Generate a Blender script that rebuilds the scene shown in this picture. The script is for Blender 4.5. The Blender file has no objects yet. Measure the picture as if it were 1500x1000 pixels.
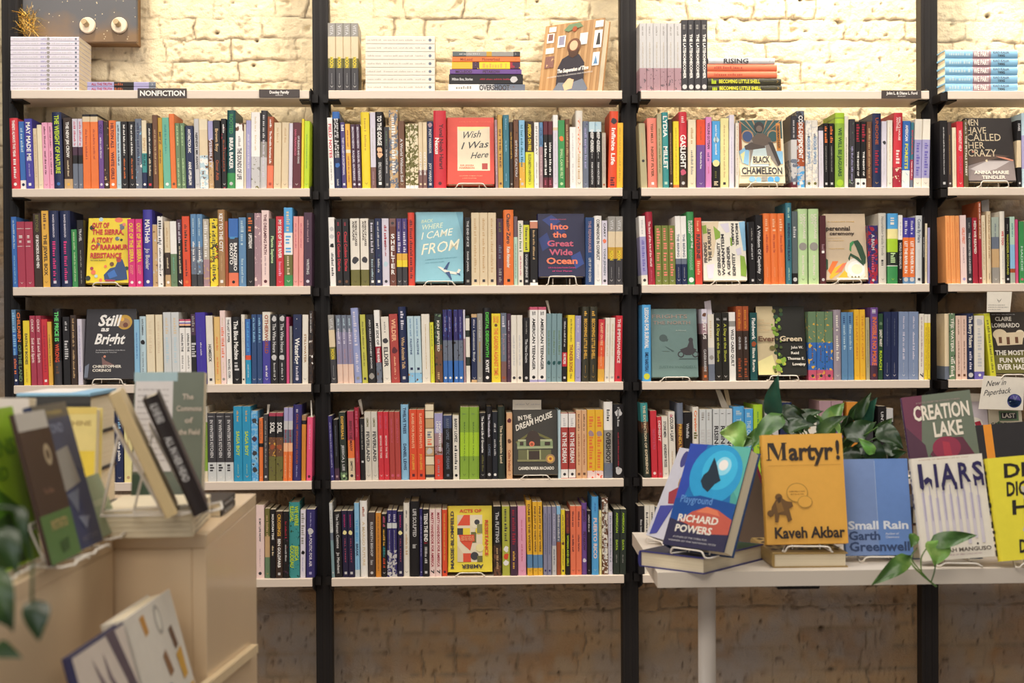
import bpy, math, random, re
import numpy as np
from mathutils import Vector, Matrix

random.seed(7)
rng = np.random.default_rng(7)
S = bpy.context.scene
COL = S.collection

# ------------------------------------------------------------------ camera
CAM_Z = 1.35                     # eye height above the floor
FPX = 50 / 36 * 1500             # 50 mm lens on a 36 mm wide sensor, 1500 px wide frame
CAM = Vector((0, -4.2442, CAM_Z))
yaw, pitch, roll = math.radians(2.019), math.radians(-0.616), math.radians(-0.284)
fw = Vector((math.sin(yaw) * math.cos(pitch), math.cos(yaw) * math.cos(pitch), math.sin(pitch)))
r0 = Vector((math.cos(yaw), -math.sin(yaw), 0))
u0 = r0.cross(fw)
RT = math.cos(roll) * r0 + math.sin(roll) * u0
UP = -math.sin(roll) * r0 + math.cos(roll) * u0
cam = bpy.data.cameras.new('camera')
cam.lens = 50
cam.sensor_width = 36
cam.clip_start = 0.05
cam.dof.use_dof = True
cam.dof.focus_distance = 4.22
cam.dof.aperture_fstop = 5.6
cam_ob = bpy.data.objects.new('camera', cam)
COL.objects.link(cam_ob)
cam_ob.matrix_world = Matrix(((RT.x, UP.x, -fw.x, CAM.x), (RT.y, UP.y, -fw.y, CAM.y), (RT.z, UP.z, -fw.z, CAM.z), (0, 0, 0, 1)))
S.camera = cam_ob

def ray(px, py):
    return RT * ((px - 750) / FPX) + UP * ((500 - py) / FPX) + fw
def at(px, py, Y):               # the point of the vertical plane y = Y that the photo's pixel shows
    d = ray(px, py)
    return CAM + d * ((Y - CAM.y) / d.y)
def atz(px, py, Z):              # the point of the level plane z = Z
    d = ray(px, py)
    return CAM + d * ((Z - CAM.z) / d.z)

# ------------------------------------------------------------------ world, lights, exposure
S.view_settings.view_transform = 'Standard'
S.view_settings.look = 'None'
S.view_settings.gamma = 1
S.view_settings.exposure = -0.32
w = bpy.data.worlds.new('world')
S.world = w
w.use_nodes = True
w.node_tree.nodes['Background'].inputs[0].default_value = (1.0, 0.93, 0.85, 1)
w.node_tree.nodes['Background'].inputs[1].default_value = 0.13

def area(name, loc, target, sx, sy, power, color):
    l = bpy.data.lights.new(name, 'AREA')
    l.shape = 'RECTANGLE'; l.size = sx; l.size_y = sy; l.energy = power; l.color = color
    o = bpy.data.objects.new(name, l)
    COL.objects.link(o)
    o.location = loc
    o.rotation_euler = (Vector(target) - Vector(loc)).to_track_quat('-Z', 'Y').to_euler()
    return o
def spot(name, loc, target, power, color, angle, blend=0.6, size=0.05):
    l = bpy.data.lights.new(name, 'SPOT')
    l.energy = power; l.color = color; l.spot_size = math.radians(angle); l.spot_blend = blend; l.shadow_soft_size = size
    o = bpy.data.objects.new(name, l)
    COL.objects.link(o)
    o.location = loc
    o.rotation_euler = (Vector(target) - Vector(loc)).to_track_quat('-Z', 'Y').to_euler()
    return o
WARM = (1.0, 0.87, 0.68)
# shop window far behind the camera and the ceiling light over the aisle, then an added fill
area('shop_window_light', (-2.2, -8.5, 2.0), (0, 0, 1.3), 4.5, 2.2, 85, (0.95, 0.97, 1.0))
area('aisle_ceiling_light', (0.2, -1.75, 3.3), (0.1, -.5, 0.6), 4.6, 0.9, 105, (1.0, 0.93, 0.85))
area('added_foreground_fill', (-0.6, -4.7, 3.2), (-0.3, -1.9, 0.9), 2.4, 1.0, 62, (1.0, 0.9, 0.78))  # added warm fill that brightens the fronts of the foreground display
# track lamps that wash the brick over the top shelf
for k, (x, p) in enumerate(((-1.05, 50), (-0.25, 44), (0.62, 47), (1.22, 98), (2.0, 56))):
    spot('track_lamp_light', (x, -0.13, 3.0), (x + 0.03, 0.22, 2.1), p, WARM, 100, 0.7, 0.05)
# ------------------------------------------------------------------ materials
PAL = {}
for item in """white:efebe6 ivory:e6dfd2 cream:e6d8ba pale-yellow:eadf9e yellow:ecd238 golden-yellow:e9b536 gold:e2ae48 soft-gold:e2bd78
mustard:c49a3a mustard-tan:c8a054 lime:bcd42c lime-yellow:d8d63c lime-green:a8cc34 leaf-green:86a83c bright-green:58c84a mint-bright:6ee07c green:3f8f52
dark-green:2c4c34 sage-green:6a8464 pale-green:bcd8a0 mint:b4d4c0 mint-green:6cb49c mint-grey:a9b4a8 olive:6e6a38 olive-green:77803f olive-lime:b3b548
olive-yellow:c2bf52 olive-beige:b0a784 olive-brown:5e5236 charcoal-green:2c342c charcoal-olive:3a382c teal:3f9090 teal-blue:2a93bd teal-grey:7e9aa0
dark-teal:1f4f50 steel-teal:3d7686 pale-blue:b8d0da light-blue:8cbede sky-blue:55a4dc blue:3a6cb4 steel-blue:5f88b0 slate-blue:8090b0 steel-navy:2f4a78
navy:232c50 slate-navy:3c466a indigo:352f6a indigo-black:25203e indigo-purple:4c4079 violet:6f66b4 violet-blue:46409c royal-violet:40309e purple:6e4c90
periwinkle:97a0cc lavender:a49fc8 lilac:d5cfdc pale-lilac:ded8e4 slate-lavender:8c8ba4 slate-mauve:8c86a4 orchid-pink:d68ac0 pink:e8a4c0 hot-pink:ea5880
rose-pink:d0507e magenta:d8387c rose:c65a74 rose-red:a83c52 salmon:ea8674 salmon-pink:e8a09a palest-pink:eed3ce beige-pink:e2c3b2 coral:ea7a58
coral-brown:d08a70 peach:f0b890 peach-orange:eea060 peach-tan:dcae84 orange:e6783c orange-brown:d48a34 vermilion:dc5030 vermilion-red:d84a3a red:cc3440
crimson:a42a3c brick:b04c3a brick-red:b04640 rust:a2502e rust-brown:6e4034 maroon:5e2630 maroon-brown:52282c mauve:a88890 mauve-brown:7e5c58
mauve-grey:9a8e98 plum:4a3044 plum-grey:6c5c64 brown:6e4a36 dark-brown:3c2c24 charcoal-brown:463a38 tan:c8a67a tan-brown:a8825a beige:dcc9a8
greige:bab0a0 grey:98948e slate:6c7484 slate-grey:5c6668 pale-grey:cfd2d2 silver:c6c4c4 ivory-grey:d2ccc0 charcoal:3c3a3e charcoal-black:262420
slate-black:24262e black:1e1b1d""".split():
    n, h = item.split(':')
    PAL[n] = tuple(int(h[i:i + 2], 16) / 255 for i in (0, 2, 4))
def lin(c):
    return tuple((v / 12.92 if v <= .04045 else ((v + .055) / 1.055) ** 2.4) for v in c)
def rgb(n):
    if n[0] == '#':
        return lin(tuple(int(n[i:i + 2], 16) / 255 for i in (1, 3, 5)))
    return lin(PAL[n])
MATS = {}
def base_mat(name, rough=.5, spec=.5):
    m = bpy.data.materials.new(name)
    m.use_nodes = True
    nt = m.node_tree
    b = nt.nodes['Principled BSDF']
    b.inputs['Roughness'].default_value = rough
    b.inputs['Specular IOR Level'].default_value = spec
    return m, nt, b
def mixrgb(nt, kind, fac, a, b):
    n = nt.nodes.new('ShaderNodeMix')
    n.data_type = 'RGBA'; n.blend_type = kind
    for s, v in ((n.inputs[0], fac), (n.inputs[6], a), (n.inputs[7], b)):
        if hasattr(v, 'links') or hasattr(v, 'is_linked'):
            nt.links.new(v, s)
        else:
            s.default_value = v if not isinstance(v, tuple) else (*v[:3], 1)
    return n.outputs[2]
def paper(col, rough=.42):       # printed card: one ink colour with a faint paper mottling
    key = (col, rough)
    if key in MATS: return MATS[key]
    m, nt, b = base_mat('printed_' + col.strip('#').replace('-', '_'), rough, .35)
    n = nt.nodes.new('ShaderNodeTexNoise'); n.inputs['Scale'].default_value = 60; n.inputs['Detail'].default_value = 3
    tc = nt.nodes.new('ShaderNodeTexCoord'); nt.links.new(tc.outputs['Object'], n.inputs['Vector'])
    c = rgb(col)
    out = mixrgb(nt, 'MIX', n.outputs['Fac'], tuple(v * .93 for v in c), tuple(min(1, v * 1.05 + .003) for v in c))
    nt.links.new(out, b.inputs['Base Color'])
    MATS[key] = m
    return m
def mottle(cols):                # a picture that is too small to read: soft patches of its inks
    key = ('mix',) + tuple(cols)
    if key in MATS: return MATS[key]
    m, nt, b = base_mat('picture_print', .42, .35)
    tc = nt.nodes.new('ShaderNodeTexCoord'); mp = nt.nodes.new('ShaderNodeMapping')
    oi = nt.nodes.new('ShaderNodeObjectInfo')
    nt.links.new(tc.outputs['Object'], mp.inputs['Vector'])
    sc = nt.nodes.new('ShaderNodeVectorMath'); sc.operation = 'SCALE'; sc.inputs[0].default_value = (7, 3, 5)
    nt.links.new(oi.outputs['Random'], sc.inputs['Scale']); nt.links.new(sc.outputs[0], mp.inputs['Location'])
    n = nt.nodes.new('ShaderNodeTexNoise'); n.inputs['Scale'].default_value = 75; n.inputs['Detail'].default_value = 2.5; n.inputs['Roughness'].default_value = .6
    nt.links.new(mp.outputs[0], n.inputs['Vector'])
    r = nt.nodes.new('ShaderNodeValToRGB'); r.color_ramp.interpolation = 'CONSTANT'
    e = r.color_ramp.elements
    while len(e) < len(cols): e.new(.5)
    k = len(cols)
    for i, c in enumerate(cols):
        e[i].position = 0 if i == 0 else .36 + .30 * (i - 1) / max(1, k - 2) if k > 2 else .5
        e[i].color = (*rgb(c), 1)
    nt.links.new(n.outputs['Fac'], r.inputs[0]); nt.links.new(r.outputs[0], b.inputs['Base Color'])
    MATS[key] = m
    return m
def cmat(spec):
    if spec.startswith('mix('):
        return mottle(spec[4:-1].split(','))
    return paper(spec)
def plain(name, col, rough=.5, spec=.5, metal=0, noise=(40, .1), bump=0, coat=0, stretch=None):
    if name in MATS: return MATS[name]
    m, nt, b = base_mat(name, rough, spec)
    b.inputs['Metallic'].default_value = metal
    b.inputs['Coat Weight'].default_value = coat
    b.inputs['Coat Roughness'].default_value = .12
    tc = nt.nodes.new('ShaderNodeTexCoord'); mp = nt.nodes.new('ShaderNodeMapping')
    nt.links.new(tc.outputs['Object'], mp.inputs['Vector'])
    if stretch: mp.inputs['Scale'].default_value = stretch
    n = nt.nodes.new('ShaderNodeTexNoise'); n.inputs['Scale'].default_value = noise[0]; n.inputs['Detail'].default_value = 4
    nt.links.new(mp.outputs[0], n.inputs['Vector'])
    c = rgb(col)
    out = mixrgb(nt, 'MIX', n.outputs['Fac'], tuple(v * (1 - noise[1]) for v in c), tuple(min(1, v * (1 + noise[1])) for v in c))
    nt.links.new(out, b.inputs['Base Color'])
    if bump:
        bp = nt.nodes.new('ShaderNodeBump'); bp.inputs['Strength'].default_value = bump; bp.inputs['Distance'].default_value = .002
        nt.links.new(n.outputs['Fac'], bp.inputs['Height']); nt.links.new(bp.outputs[0], b.inputs['Normal'])
    MATS[name] = m
    return m
def page_mat():
    if 'pages' in MATS: return MATS['pages']
    m, nt, b = base_mat('page_edges', .8, .2)
    tc = nt.nodes.new('ShaderNodeTexCoord'); mp = nt.nodes.new('ShaderNodeMapping')
    nt.links.new(tc.outputs['Object'], mp.inputs['Vector']); mp.inputs['Scale'].default_value = (900, 4, 4)
    n = nt.nodes.new('ShaderNodeTexNoise'); n.inputs['Scale'].default_value = 1; n.inputs['Detail'].default_value = 2
    nt.links.new(mp.outputs[0], n.inputs['Vector'])
    out = mixrgb(nt, 'MIX', n.outputs['Fac'], rgb('#cfbf9e'), rgb('#f3e8d0'))
    nt.links.new(out, b.inputs['Base Color'])
    MATS['pages'] = m
    return m
WOOD = lambda: plain('pale_birch', '#dccdbe', .5, .4, noise=(14, .07), stretch=(.6, 6, 12))
STEEL = lambda: plain('dark_steel', '#171211', .55, .35, noise=(30, .12))
WIRE = lambda: plain('white_wire', '#eee6da', .35, .5, noise=(20, .03))
# ------------------------------------------------------------------ mesh helpers
class MB:                        # collects faces with materials, then links ONE mesh object
    def __init__(s): s.v = []; s.f = []; s.m = []; s.mats = []
    def mi(s, mat):
        if mat not in s.mats: s.mats.append(mat)
        return s.mats.index(mat)
    def face(s, pts, mat):
        b = len(s.v); s.v.extend([tuple(p) for p in pts]); s.f.append(tuple(range(b, b + len(pts)))); s.m.append(s.mi(mat))
    def add(s, verts, faces, mat):
        b = len(s.v); s.v.extend([tuple(p) for p in verts]); k = s.mi(mat)
        for f in faces: s.f.append(tuple(b + i for i in f)); s.m.append(k)
    def box(s, lo, hi, mat, bev=0):
        x0, y0, z0 = lo; x1, y1, z1 = hi
        if not bev:
            v = [(x, y, z) for z in (z0, z1) for y in (y0, y1) for x in (x0, x1)]
            s.add(v, [(0, 2, 3, 1), (4, 5, 7, 6), (0, 1, 5, 4), (2, 6, 7, 3), (0, 4, 6, 2), (1, 3, 7, 5)], mat); return
        # chamfered box: three inset copies of the corners joined by faces
        b = bev; v = []; idx = {}
        for i in (0, 1):
            for j in (0, 1):
                for k in (0, 1):
                    X = (x0, x1)[i]; Y = (y0, y1)[j]; Z = (z0, z1)[k]
                    sx = b if i == 0 else -b; sy = b if j == 0 else -b; sz = b if k == 0 else -b
                    for ax, p in ((0, (X, Y + sy, Z + sz)), (1, (X + sx, Y, Z + sz)), (2, (X + sx, Y + sy, Z))):
                        idx[(i, j, k, ax)] = len(v); v.append(p)
        F = []
        for i in (0, 1): F.append([idx[(i, j, k, 0)] for j, k in ((0, 0), (1, 0), (1, 1), (0, 1))])
        for j in (0, 1): F.append([idx[(i, j, k, 1)] for i, k in ((0, 0), (1, 0), (1, 1), (0, 1))])
        for k in (0, 1): F.append([idx[(i, j, k, 2)] for i, j in ((0, 0), (1, 0), (1, 1), (0, 1))])
        for a in (0, 1):
            for c in (0, 1):
                F.append([idx[(0, a, c, 1)], idx[(1, a, c, 1)], idx[(1, a, c, 2)], idx[(0, a, c, 2)]])
                F.append([idx[(a, 0, c, 0)], idx[(a, 1, c, 0)], idx[(a, 1, c, 2)], idx[(a, 0, c, 2)]])
                F.append([idx[(a, c, 0, 0)], idx[(a, c, 1, 0)], idx[(a, c, 1, 1)], idx[(a, c, 0, 1)]])
        for i in (0, 1):
            for j in (0, 1):
                for k in (0, 1): F.append([idx[(i, j, k, ax)] for ax in (0, 1, 2)])
        cen = Vector(((x0 + x1) / 2, (y0 + y1) / 2, (z0 + z1) / 2))
        for n, f in enumerate(F):
            p = [Vector(v[q]) for q in f]
            nn = (p[1] - p[0]).cross(p[2] - p[0])
            if nn.dot(p[0] - cen) < 0: F[n] = f[::-1]
        s.add(v, F, mat)
    def tube(s, pts, r, mat, n=8, closed=False):
        pts = [Vector(p) for p in pts]; rings = []
        R = r if isinstance(r, (list, tuple)) else [r] * len(pts)
        prev = None
        for i, p in enumerate(pts):
            d = (pts[min(i + 1, len(pts) - 1)] - pts[max(i - 1, 0)]).normalized()
            if prev is None:
                a = d.orthogonal().normalized()
            else:
                a = (prev - d * prev.dot(d)).normalized()
            prev = a; b = d.cross(a)
            rings.append([p + (a * math.cos(2 * math.pi * k / n) + b * math.sin(2 * math.pi * k / n)) * R[i] for k in range(n)])
        v = [q for ring in rings for q in ring]; f = []
        for i in range(len(rings) - 1):
            for k in range(n):
                f.append((i * n + k, i * n + (k + 1) % n, (i + 1) * n + (k + 1) % n, (i + 1) * n + k))
        f.append(tuple(range(n))[::-1]); f.append(tuple(range((len(rings) - 1) * n, len(rings) * n)))
        s.add(v, f, mat)
    def build(s, name, parent=None, smooth=False):
        me = bpy.data.meshes.new(name)
        me.from_pydata(s.v, [], s.f)
        for m in s.mats: me.materials.append(m)
        me.polygons.foreach_set('material_index', s.m)
        if smooth: me.polygons.foreach_set('use_smooth', [True] * len(s.f))
        me.update()
        o = bpy.data.objects.new(name, me)
        COL.objects.link(o)
        if parent is not None: o.parent = parent
        return o
def tag(o, label=None, cat=None, group=None, kind=None):
    if label: o['label'] = label
    if cat: o['category'] = cat
    if group: o['group'] = group
    if kind: o['kind'] = kind
    return o
def empty(name, loc=(0, 0, 0)):
    o = bpy.data.objects.new(name, None); COL.objects.link(o); o.location = loc; o.empty_display_size = .02
    return o
def smooth_path(pts, n=6):
    pts = [Vector(p) for p in pts]; out = []
    for i in range(len(pts) - 1):
        p0 = pts[max(i - 1, 0)]; p1 = pts[i]; p2 = pts[i + 1]; p3 = pts[min(i + 2, len(pts) - 1)]
        for k in range(n):
            t = k / n
            out.append(.5 * ((2 * p1) + (-p0 + p2) * t + (2 * p0 - 5 * p1 + 4 * p2 - p3) * t * t + (-p0 + 3 * p1 - 3 * p2 + p3) * t ** 3))
    out.append(pts[-1])
    return out

# ------------------------------------------------------------------ lettering: outlines of the built-in font, laid out by hand
GL = {}
CHARS = "ABCDEFGHIJKLMNOPQRSTUVWXYZabcdefghijklmnopqrstuvwxyz0123456789!?'.,&|-=:;()/"
def load_glyphs():
    tmp = []
    for wgt, off in (('n', .004), ('b', .03)):
        for ch in list(CHARS) + ['HH']:
            for txt in ((ch, 'H' + ch + 'H') if len(ch) == 1 else (ch,)):
                if len(txt) == 1 or wgt == 'n':
                    cu = bpy.data.curves.new('t', 'FONT'); cu.body = txt; cu.resolution_u = 2
                    cu.offset = off
                    o = bpy.data.objects.new('t', cu); COL.objects.link(o); tmp.append((wgt, txt, o, cu))
    bpy.context.view_layer.update()
    dg = bpy.context.evaluated_depsgraph_get()
    raw = {}
    for wgt, txt, o, cu in tmp:
        ev = o.evaluated_get(dg); me = ev.to_mesh()
        v = [(p.co.x, p.co.y) for p in me.vertices]; f = [tuple(p.vertices) for p in me.polygons]
        raw[(wgt, txt)] = (v, f); ev.to_mesh_clear()
    for wgt, txt, o, cu in tmp:
        bpy.data.objects.remove(o); bpy.data.curves.remove(cu)
    ext = lambda t: max(p[0] for p in raw[('n', t)][0])
    cap = max(p[1] for p in raw[('n', 'H')][0])
    hh = ext('HH')
    for wgt in ('n', 'b'):
        for ch in CHARS:
            v, f = raw[(wgt, ch)]
            GL[(wgt, ch)] = ([(x / cap, y / cap) for x, y in v], f, (ext('H' + ch + 'H') - hh) / cap)
load_glyphs()
def text_geo(txt, wgt='b', track=0.0):
    v, f, x = [], [], 0.0
    for ch in txt:
        if ch == ' ': x += .38; continue
        g = GL.get((wgt, ch))
        if g is None: x += .5; continue
        b = len(v); v.extend((p[0] + x, p[1]) for p in g[0]); f.extend(tuple(b + i for i in q) for q in g[1])
        x += g[2] + track
    if v:
        lo = min(p[0] for p in v); hi = max(p[0] for p in v)
        v = [(p[0] - lo, p[1]) for p in v]; x = hi - lo
    return v, f, max(x, .01)
def bars(rnd, aspect):           # lettering too small to read: rows of tick marks, word by word
    v, f, x = [], [], 0.0
    while x < aspect:
        for _ in range(rnd.randint(3, 8)):
            if x > aspect: break
            w_ = rnd.choice((.3, .45, .6)); h_ = rnd.choice((.7, .7, 1.0))
            b = len(v); v += [(x, 0), (x + w_, 0), (x + w_, h_), (x, h_)]; f.append((b, b + 1, b + 2, b + 3)); x += w_ + .28
        x += .5
    return v, f, max(p[0] for p in v)
def disc(n=20): return [(math.cos(2 * math.pi * k / n), math.sin(2 * math.pi * k / n)) for k in range(n)]
# ------------------------------------------------------------------ one book: cover (own mesh) > page_block, lettering, cover_artwork
def book_object(name, t, d, h, bands, hard, spine=(), art=None, seed=0, pages='pages', round_spine=None):
    """local axes: spine at y = 0 facing -y, thickness t along +x, depth d along +y, height h along +z; the front cover is the face x = t"""
    rnd = random.Random(seed)
    th = .0022 if hard else .0007
    bul = (min(.0022, t * .12) if hard else .0) if round_spine is None else round_spine
    bev = min(.0016, t * .2)
    n = 6
    out = [(0, d), (0, bev)]
    if bul > 0:
        out += [(t * (k / n), -bul * math.sin(math.pi * k / n)) for k in range(1, n)]
    else:
        out += [(bev, 0), (t - bev, 0)]
    out += [(t, bev), (t, d)]
    inn = []
    for (x, y) in out:
        xi = min(max(x, th), t - th); inn.append((xi, max(y, th + bev) if y < d else d))
    zs = [0.0]; cols = []
    tot = [b[1] for b in bands]
    for c, end in reversed(bands):
        pass
    edges = [0.0] + [e for _, e in bands]            # fractions from the top
    m = MB()
    k = len(out)
    for bi, (c, e) in enumerate(bands):
        zt = h * (1 - edges[bi]); zb = h * (1 - e); mt = cmat(c)
        v = [(x, y, zb) for x, y in out] + [(x, y, zt) for x, y in out] + [(x, y, zb) for x, y in inn] + [(x, y, zt) for x, y in inn]
        f = []
        for i in range(k - 1):
            f.append((i, i + 1, k + i + 1, k + i)); f.append((2 * k + i + 1, 2 * k + i, 3 * k + i, 3 * k + i + 1))
            if bi == 0: f.append((k + i, k + i + 1, 3 * k + i + 1, 3 * k + i))
            if bi == len(bands) - 1: f.append((i + 1, i, 2 * k + i, 2 * k + i + 1))
        f.append((0, k, 3 * k, 2 * k)); f.append((2 * k - 1, k - 1, 3 * k - 1, 4 * k - 1))
        m.add(v, f, mt)
    for i, el in enumerate(art or ()):           # the printed picture is part of the cover
        if el[0] not in 'tTU': lay_art(m, el, t, d, h, .0002 + .00012 * i)
    root = m.build(name)
    ins = .003 if hard else .0004
    p = MB()
    p.box((th * 1.02, th + bev + .0005, ins), (t - th * 1.02, d - (.004 if hard else .0005), h - ins), page_mat())
    p.build('page_block', root)
    yo = -bul - .0003
    spans = []
    for el in spine:                 # lines of print that sit close together share one mesh
        q = el.split('~')
        if q[0][0] == '^':
            p_ = float(q[2]) if len(q) > 2 else .935; spans.append((p_ - .02, p_ + .02, el))
        else: spans.append((float(q[2]), float(q[3]), el))
    L = None
    for a_, b_, el in sorted(spans):
        if L is None or (a_ - end_) * h > .014:
            if L: L.build(nm_, root)
            L = MB(); nm_ = 'publisher_mark' if el[0] == '^' else 'spine_lettering'; end_ = b_
        lay_spine(L, el, t, h, yo, rnd); end_ = max(end_, b_)
        if el[0] != '^': nm_ = 'spine_lettering'
    if L: L.build(nm_, root)
    if art:
        for i, el in enumerate(art):
            if el[0] in 'tTU':
                T = MB(); lay_art(T, el, t, d, h, .0002 + .00012 * i); T.build('title_lettering', root)
    return root
def lay_spine(L, el, t, h, yo, rnd):
    q = el.split('~')
    if q[0][0] == '^':
        kind = q[0][1]; mt = cmat(q[1]); pos = float(q[2]) if len(q) > 2 else .935
        cx, cz = t / 2, h * (1 - pos); r = min(t * .26, h * .022)
        if kind == 'o': L.face([(cx + a * r, yo, cz + b * r) for a, b in disc(12)], mt)
        elif kind in 'OB':
            r = min(t * (.36 if kind == 'O' else .42), .02); L.face([(cx + a * r, yo, cz + b * r) for a, b in disc(20)], mt)
        elif kind == 's':
            r *= .85; L.face([(cx - r, yo, cz - r), (cx + r, yo, cz - r), (cx + r, yo, cz + r), (cx - r, yo, cz + r)], mt)
        elif kind == 'b':            # a blot of a picture on the spine
            r = t * .42; L.face([(cx + a * r * rnd.uniform(.6, 1), yo, cz + b * r * rnd.uniform(.7, 1.1)) for a, b in disc(11)], mt)
        else:                        # small butterfly-shaped publisher's mark
            for sg in (-1, 1):
                L.face([(cx, yo, cz - r * .8), (cx + sg * r, yo, cz + r * .7), (cx + sg * r * .3, yo, cz + r * .1)][::sg], mt)
        return
    txt, col, a, b = q[0].replace('¦', '|'), q[1], float(q[2]), float(q[3])
    size = float(q[4]) if len(q) > 4 else .4
    mt = cmat(col); run = (b - a) * h
    if len(q) > 5 and q[5] == 's':   # letters stacked upright
        n = len(txt); ch = run / n
        for i, c in enumerate(txt):
            v, f, wd = text_geo(c); s_ = ch * .74; wx = t * size
            L.add([(t / 2 - wx / 2 + x / wd * wx, yo, h * (1 - a) - ch * (i + 1) + ch * .13 + y * s_) for x, y in v], f, mt)
        return
    off = float(q[5]) if len(q) > 5 else .5
    lines = txt.split('/')
    k = len(lines)
    for i, ln in enumerate(lines):
        cap = t * size / k * (.84 if k > 1 else 1)
        if ln == '*': v, f, wd = bars(rnd, max(run / max(cap, .0008), 2)); 
        else: v, f, wd = text_geo(ln, 'b' if cap > .004 else 'n')
        cx = t * (off if k == 1 else .5 + (.5 - (i + .5) / k) * size * 1.08)
        sx = run / wd
        if ln != '*' and k > 1:
            sx = run / max(text_geo(z)[2] for z in lines)
            sx = run / wd if sx > 1.6 * cap else sx
        # reads downwards: along the run = -z, up of the letters = +x
        L.add([(cx - cap / 2 + y * cap, yo, h * (1 - a) - x * sx) for x, y in v], f, mt)
def lay_art(A, el, t, d, h, off):
    k = el[0]; X = t + off
    P = lambda u, v: (X, u * d, (1 - v) * h)
    if k == 'r':
        _, c, u0_, v0_, u1_, v1_ = el; A.face([P(u0_, v1_), P(u1_, v1_), P(u1_, v0_), P(u0_, v0_)], cmat(c))
    elif k == 'c':
        _, c, u, v, r = el[:5]; ax = el[5] if len(el) > 5 else 1
        A.face([P(u + a * r * ax, v - b * r * d / h) for a, b in disc(28)], cmat(c))
    elif k == 'p':
        pts = el[2]
        area_ = sum(pts[i][0] * pts[(i + 1) % len(pts)][1] - pts[(i + 1) % len(pts)][0] * pts[i][1] for i in range(len(pts)))
        A.face([P(u, v) for u, v in (pts if area_ < 0 else pts[::-1])], cmat(el[1]))
    elif k == 'l':                   # a painted line with a width
        _, c, pts, wd = el
        for (a, b), (e, g) in zip(pts[:-1], pts[1:]):
            dx, dy = (e - a) * d, (g - b) * h; ln = math.hypot(dx, dy) or 1; nx, ny = -dy / ln * wd / 2 * d, dx / ln * wd / 2 * d
            q = [(a * d + nx, b * h + ny), (e * d + nx, g * h + ny), (e * d - nx, g * h - ny), (a * d - nx, b * h - ny)]
            A.face([(X, y, h - z) for y, z in q][::-1], cmat(c))
    elif k == 't':                   # text, colour, left u, right u, baseline v, cap height (of h), weight, shear, slope
        _, s_, c, ua, ub, vb, ch = el[:7]
        wgt = el[7] if len(el) > 7 else 'b'; sh = el[8] if len(el) > 8 else 0; slope = el[9] if len(el) > 9 else 0
        if s_ == '*': vv, ff, wd = bars(random.Random(len(c) + int(vb * 100)), (ub - ua) * d / (ch * h))
        else: vv, ff, wd = text_geo(s_, wgt)
        sx = (ub - ua) / wd
        pts = []
        for x, y in vv:
            u = ua + x * sx + sh * y * ch * h / d
            pts.append(P(u, vb - y * ch - slope * (u - ua)))
        A.add(pts, ff, cmat(c))
    elif k == 'U':                   # upside-down line: text, colour, left u, right u, top v, cap height
        _, s_, c, ua, ub, vt, ch = el
        vv, ff, wd = text_geo(s_, 'b')
        A.add([P(ub - x / wd * (ub - ua), vt + y * ch) for x, y in vv], ff, cmat(c))
    elif k == 'T':                   # the same, running down the cover (turned a quarter clockwise) or up it
        _, s_, c, va, vb, u, cw, way = el
        vv, ff, wd = text_geo(s_, 'b')
        A.add([P(u + (y * cw if way > 0 else -y * cw), (va + x / wd * (vb - va)) if way > 0 else (vb - x / wd * (vb - va))) for x, y in vv], ff, cmat(c))
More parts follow.
